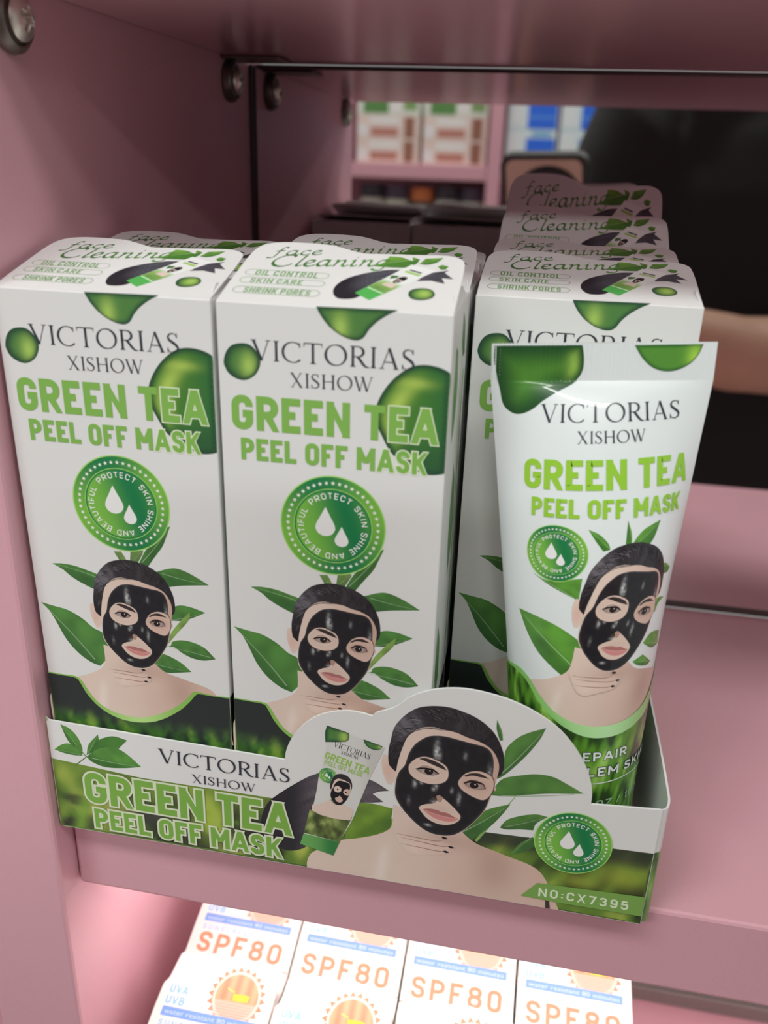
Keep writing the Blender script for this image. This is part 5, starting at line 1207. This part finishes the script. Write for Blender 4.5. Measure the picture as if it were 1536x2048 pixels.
for k in range(4):
    r0 = lh + Vector((-.018 + .013 * k, .014, -.08)); bm_.tube([r0, r0 + Vector((.002, .010, -.035)), r0 + Vector((.003, .022, -.062 + .004 * abs(k - 1)))], [.0095, .0088, .0075], 10)
bm_.tube([lh + Vector((.018, .010, -.025)), lh + Vector((.036, .022, -.055)), lh + Vector((.036, .032, -.078))], [.012, .011, .009], 10)
fused('body', bm_, M_SKIN, .0048, 5)
ts = loft([(.285, -.47, -.27, .172, .126), (.285, -.47, -.20, .174, .126), (.285, -.475, -.05, .160, .116), (.285, -.48, .08, .166, .120), (.285, -.48, .18, .176, .116), (.285, -.48, .235, .156, .100), (.285, -.478, .268, .098, .080), (.285, -.476, .288, .066, .066)])
for a in ([bv[3], bv[7], W3(.464, -.462, .08)], [bv[3], bv[13], W3(.092, -.486, .05)]):
    q, r = dense(a, [.075, .076, .066]); ts.tube(q, r, 24)
fused('t_shirt', ts, M_TEE, .007, 4)
tr = loft([(.285, -.47, -.225, .164, .118), (.285, -.47, -.30, .172, .124), (.285, -.47, -.36, .168, .120), (.285, -.47, -.40, .12, .10)])
for idx in ([17, 18, 19], [21, 22, 23]):
    q, r = dense([bv[i] for i in idx], [.096, .072, .060]); tr.tube([q[0] + Vector((0, 0, -.08))] + q[1:], r, 24)
fused('trousers', tr, M_JEAN, .008, 4)
for sx in (.20, .37):
    skin_mesh('shoe', [W3(sx, -.50, -1.058), W3(sx, -.44, -1.060), W3(sx, -.37, -1.068), W3(sx, -.31, -1.074)], [(0, 1), (1, 2), (2, 3)], [(.040, .034), (.042, .034), (.044, .026), (.034, .020)], M_PHC, person)
def hairkeep(u, v):
    f = math.sin(u)               # 1 = face side
    return v > .62 if f > .62 else (v > .62 - 1.5 * (.62 - f) if f > -.2 else v > -.75)
hv_, hf_ = headgrid(1.07, hairkeep)
ho = MB().add([tuple(p) for p in hv_], hf_).obj('hair', M_HAIR, person, smooth=True); sd_ = ho.modifiers.new('t', 'SOLIDIFY'); sd_.thickness = .010; sd_.offset = -1
for sx in (-1, 1):
    fb = MB(); e = bmesh.new(); bmesh.ops.create_uvsphere(e, u_segments=20, v_segments=14, radius=.0115)
    for v in e.verts: v.co += hd + Vector((sx * .030, .066, .012))
    fb.bm(e, [(.03, .02, .015) if False else (.7, .68, .65)] * len(e.verts)); eo = fb.obj('eye', M_CARD, person, smooth=True)
    MB().lathe([(.0002, .0), (.0052, .0), (.0045, .0012), (.0002, .0016)], 20, 'y', hd + Vector((sx * .030, .0766, .012)), (.03, .02, .015)).obj('iris', M_CARD, eo, smooth=True)
    MB().tube([headpt(math.pi / 2 - sx * t, .32 + .04 * math.sin((t - .2) * 5), 1.02) for t in (.16, .28, .40, .54, .66)], [.0022, .0034, .0034, .0028, .0014], 8).obj('eyebrow', M_HAIR, person, smooth=True)
M_LIP = mat('lips', (.42, .16, .14), .4)
for v0 in (-.455, -.525): MB().tube([headpt(math.pi / 2 + t, v0 + (.02 if v0 > -.5 else -.0) * math.cos(t * 9), 1.0) for t in (-.42, -.25, -.1, 0, .1, .25, .42)], [.0012, .0042, .0054, .0052, .0054, .0042, .0012], 10).obj('lip', M_LIP, person, smooth=True)
# hand: palm beside the phone, four fingers behind the phone's far face, thumb along its near edge
H0 = Vector(W3(*hand)); rx, upv, fw = CR, CU, CF
def hp(a, b, c): return tuple(H0 + rx * a + upv * b + fw * c)
fng = []
hv = [W3(.082, -.242, .078), hp(.004, .006, -.006)]; he = [(0, 1)]; hr = [.022, (.030, .018)]
hv += [hp(-.006, .034, -.006)]; he += [(1, 2)]; hr += [(.028, .014)]
for k, (ln, z) in enumerate(((.062, .050), (.068, .032), (.064, .014), (.052, -.004))):
    i0 = len(hv); root = hp(.0, z, -.002); a_ = hp(-.012, z + .002, .0125); b_ = hp(-.012 - ln * .45, z + .004, .0165); c_ = hp(-.012 - ln * .75, z + .004, .0150)
    hv += [root, a_, b_, c_]; he += [(2 if z > .02 else 1, i0), (i0, i0 + 1), (i0 + 1, i0 + 2), (i0 + 2, i0 + 3)]; hr += [.010, .0092, .0085, .0075]
i0 = len(hv); hv += [hp(-.004, .010, -.020), hp(-.012, .036, -.026), hp(-.018, .062, -.022)]; he += [(1, i0), (i0, i0 + 1), (i0 + 1, i0 + 2)]; hr += [.013, .011, .009]
skin_mesh('hand', hv, he, hr, M_SKIN, person, root=1, sub=2)

phone = thing('phone', 'phone in a black case with tan back and round camera ring, held by the person', 'phone')
pm_ = Matrix(((CR.x, CU.x, -CF.x, ph_c.x), (CR.y, CU.y, -CF.y, ph_c.y), (CR.z, CU.z, -CF.z, ph_c.z), (0, 0, 0, 1)))
phone.matrix_world = pm_
def rrect(x0, y0, x1, y1, r, n=8):
    out = []
    for cx, cy, a0 in ((x1 - r, y1 - r, 0), (x0 + r, y1 - r, 90), (x0 + r, y0 + r, 180), (x1 - r, y0 + r, 270)):
        out += [(cx + r * math.cos(math.radians(a0 + 90 * k / n)), cy + r * math.sin(math.radians(a0 + 90 * k / n))) for k in range(n + 1)]
    return out
PXL, PXR, PT, PB = -.0500, .0235, .0115, -.145
MB().prism(rrect(PXL, PB, PXR, PT, .010), .0005, .0095, lambda x, y, t: (x, y, -.0 + .0 + t)).obj('case', M_PHC, phone, smooth=True, angle=40)
MB().prism(rrect(PXL + .005, PB + .005, PXR - .005, PT - .004, .007), -.0004, .0006, lambda x, y, t: (x, y, t)).obj('back_cover', M_PHB, phone)
ring = MB().lathe([(.001, .0), (.0285, .0), (.0290, -.0008), (.0285, -.0016), (.001, -.0016)], 56, c=(PXL + .0405, PT - .0375, -.0004))
ro = ring.obj('camera_ring', M_LENS, phone, smooth=True, angle=40)
for dx, dy in ((-.011, .011), (.011, .011), (-.011, -.011), (.011, -.011)):
    MB().lathe([(.0005, -.0015), (.0075, -.0015), (.0075, -.0026), (.0068, -.0028), (.0005, -.0024)], 32, c=(PXL + .0405 + dx, PT - .0375 + dy, -.0004)).obj('lens', M_LENS, ro, smooth=True, angle=40)
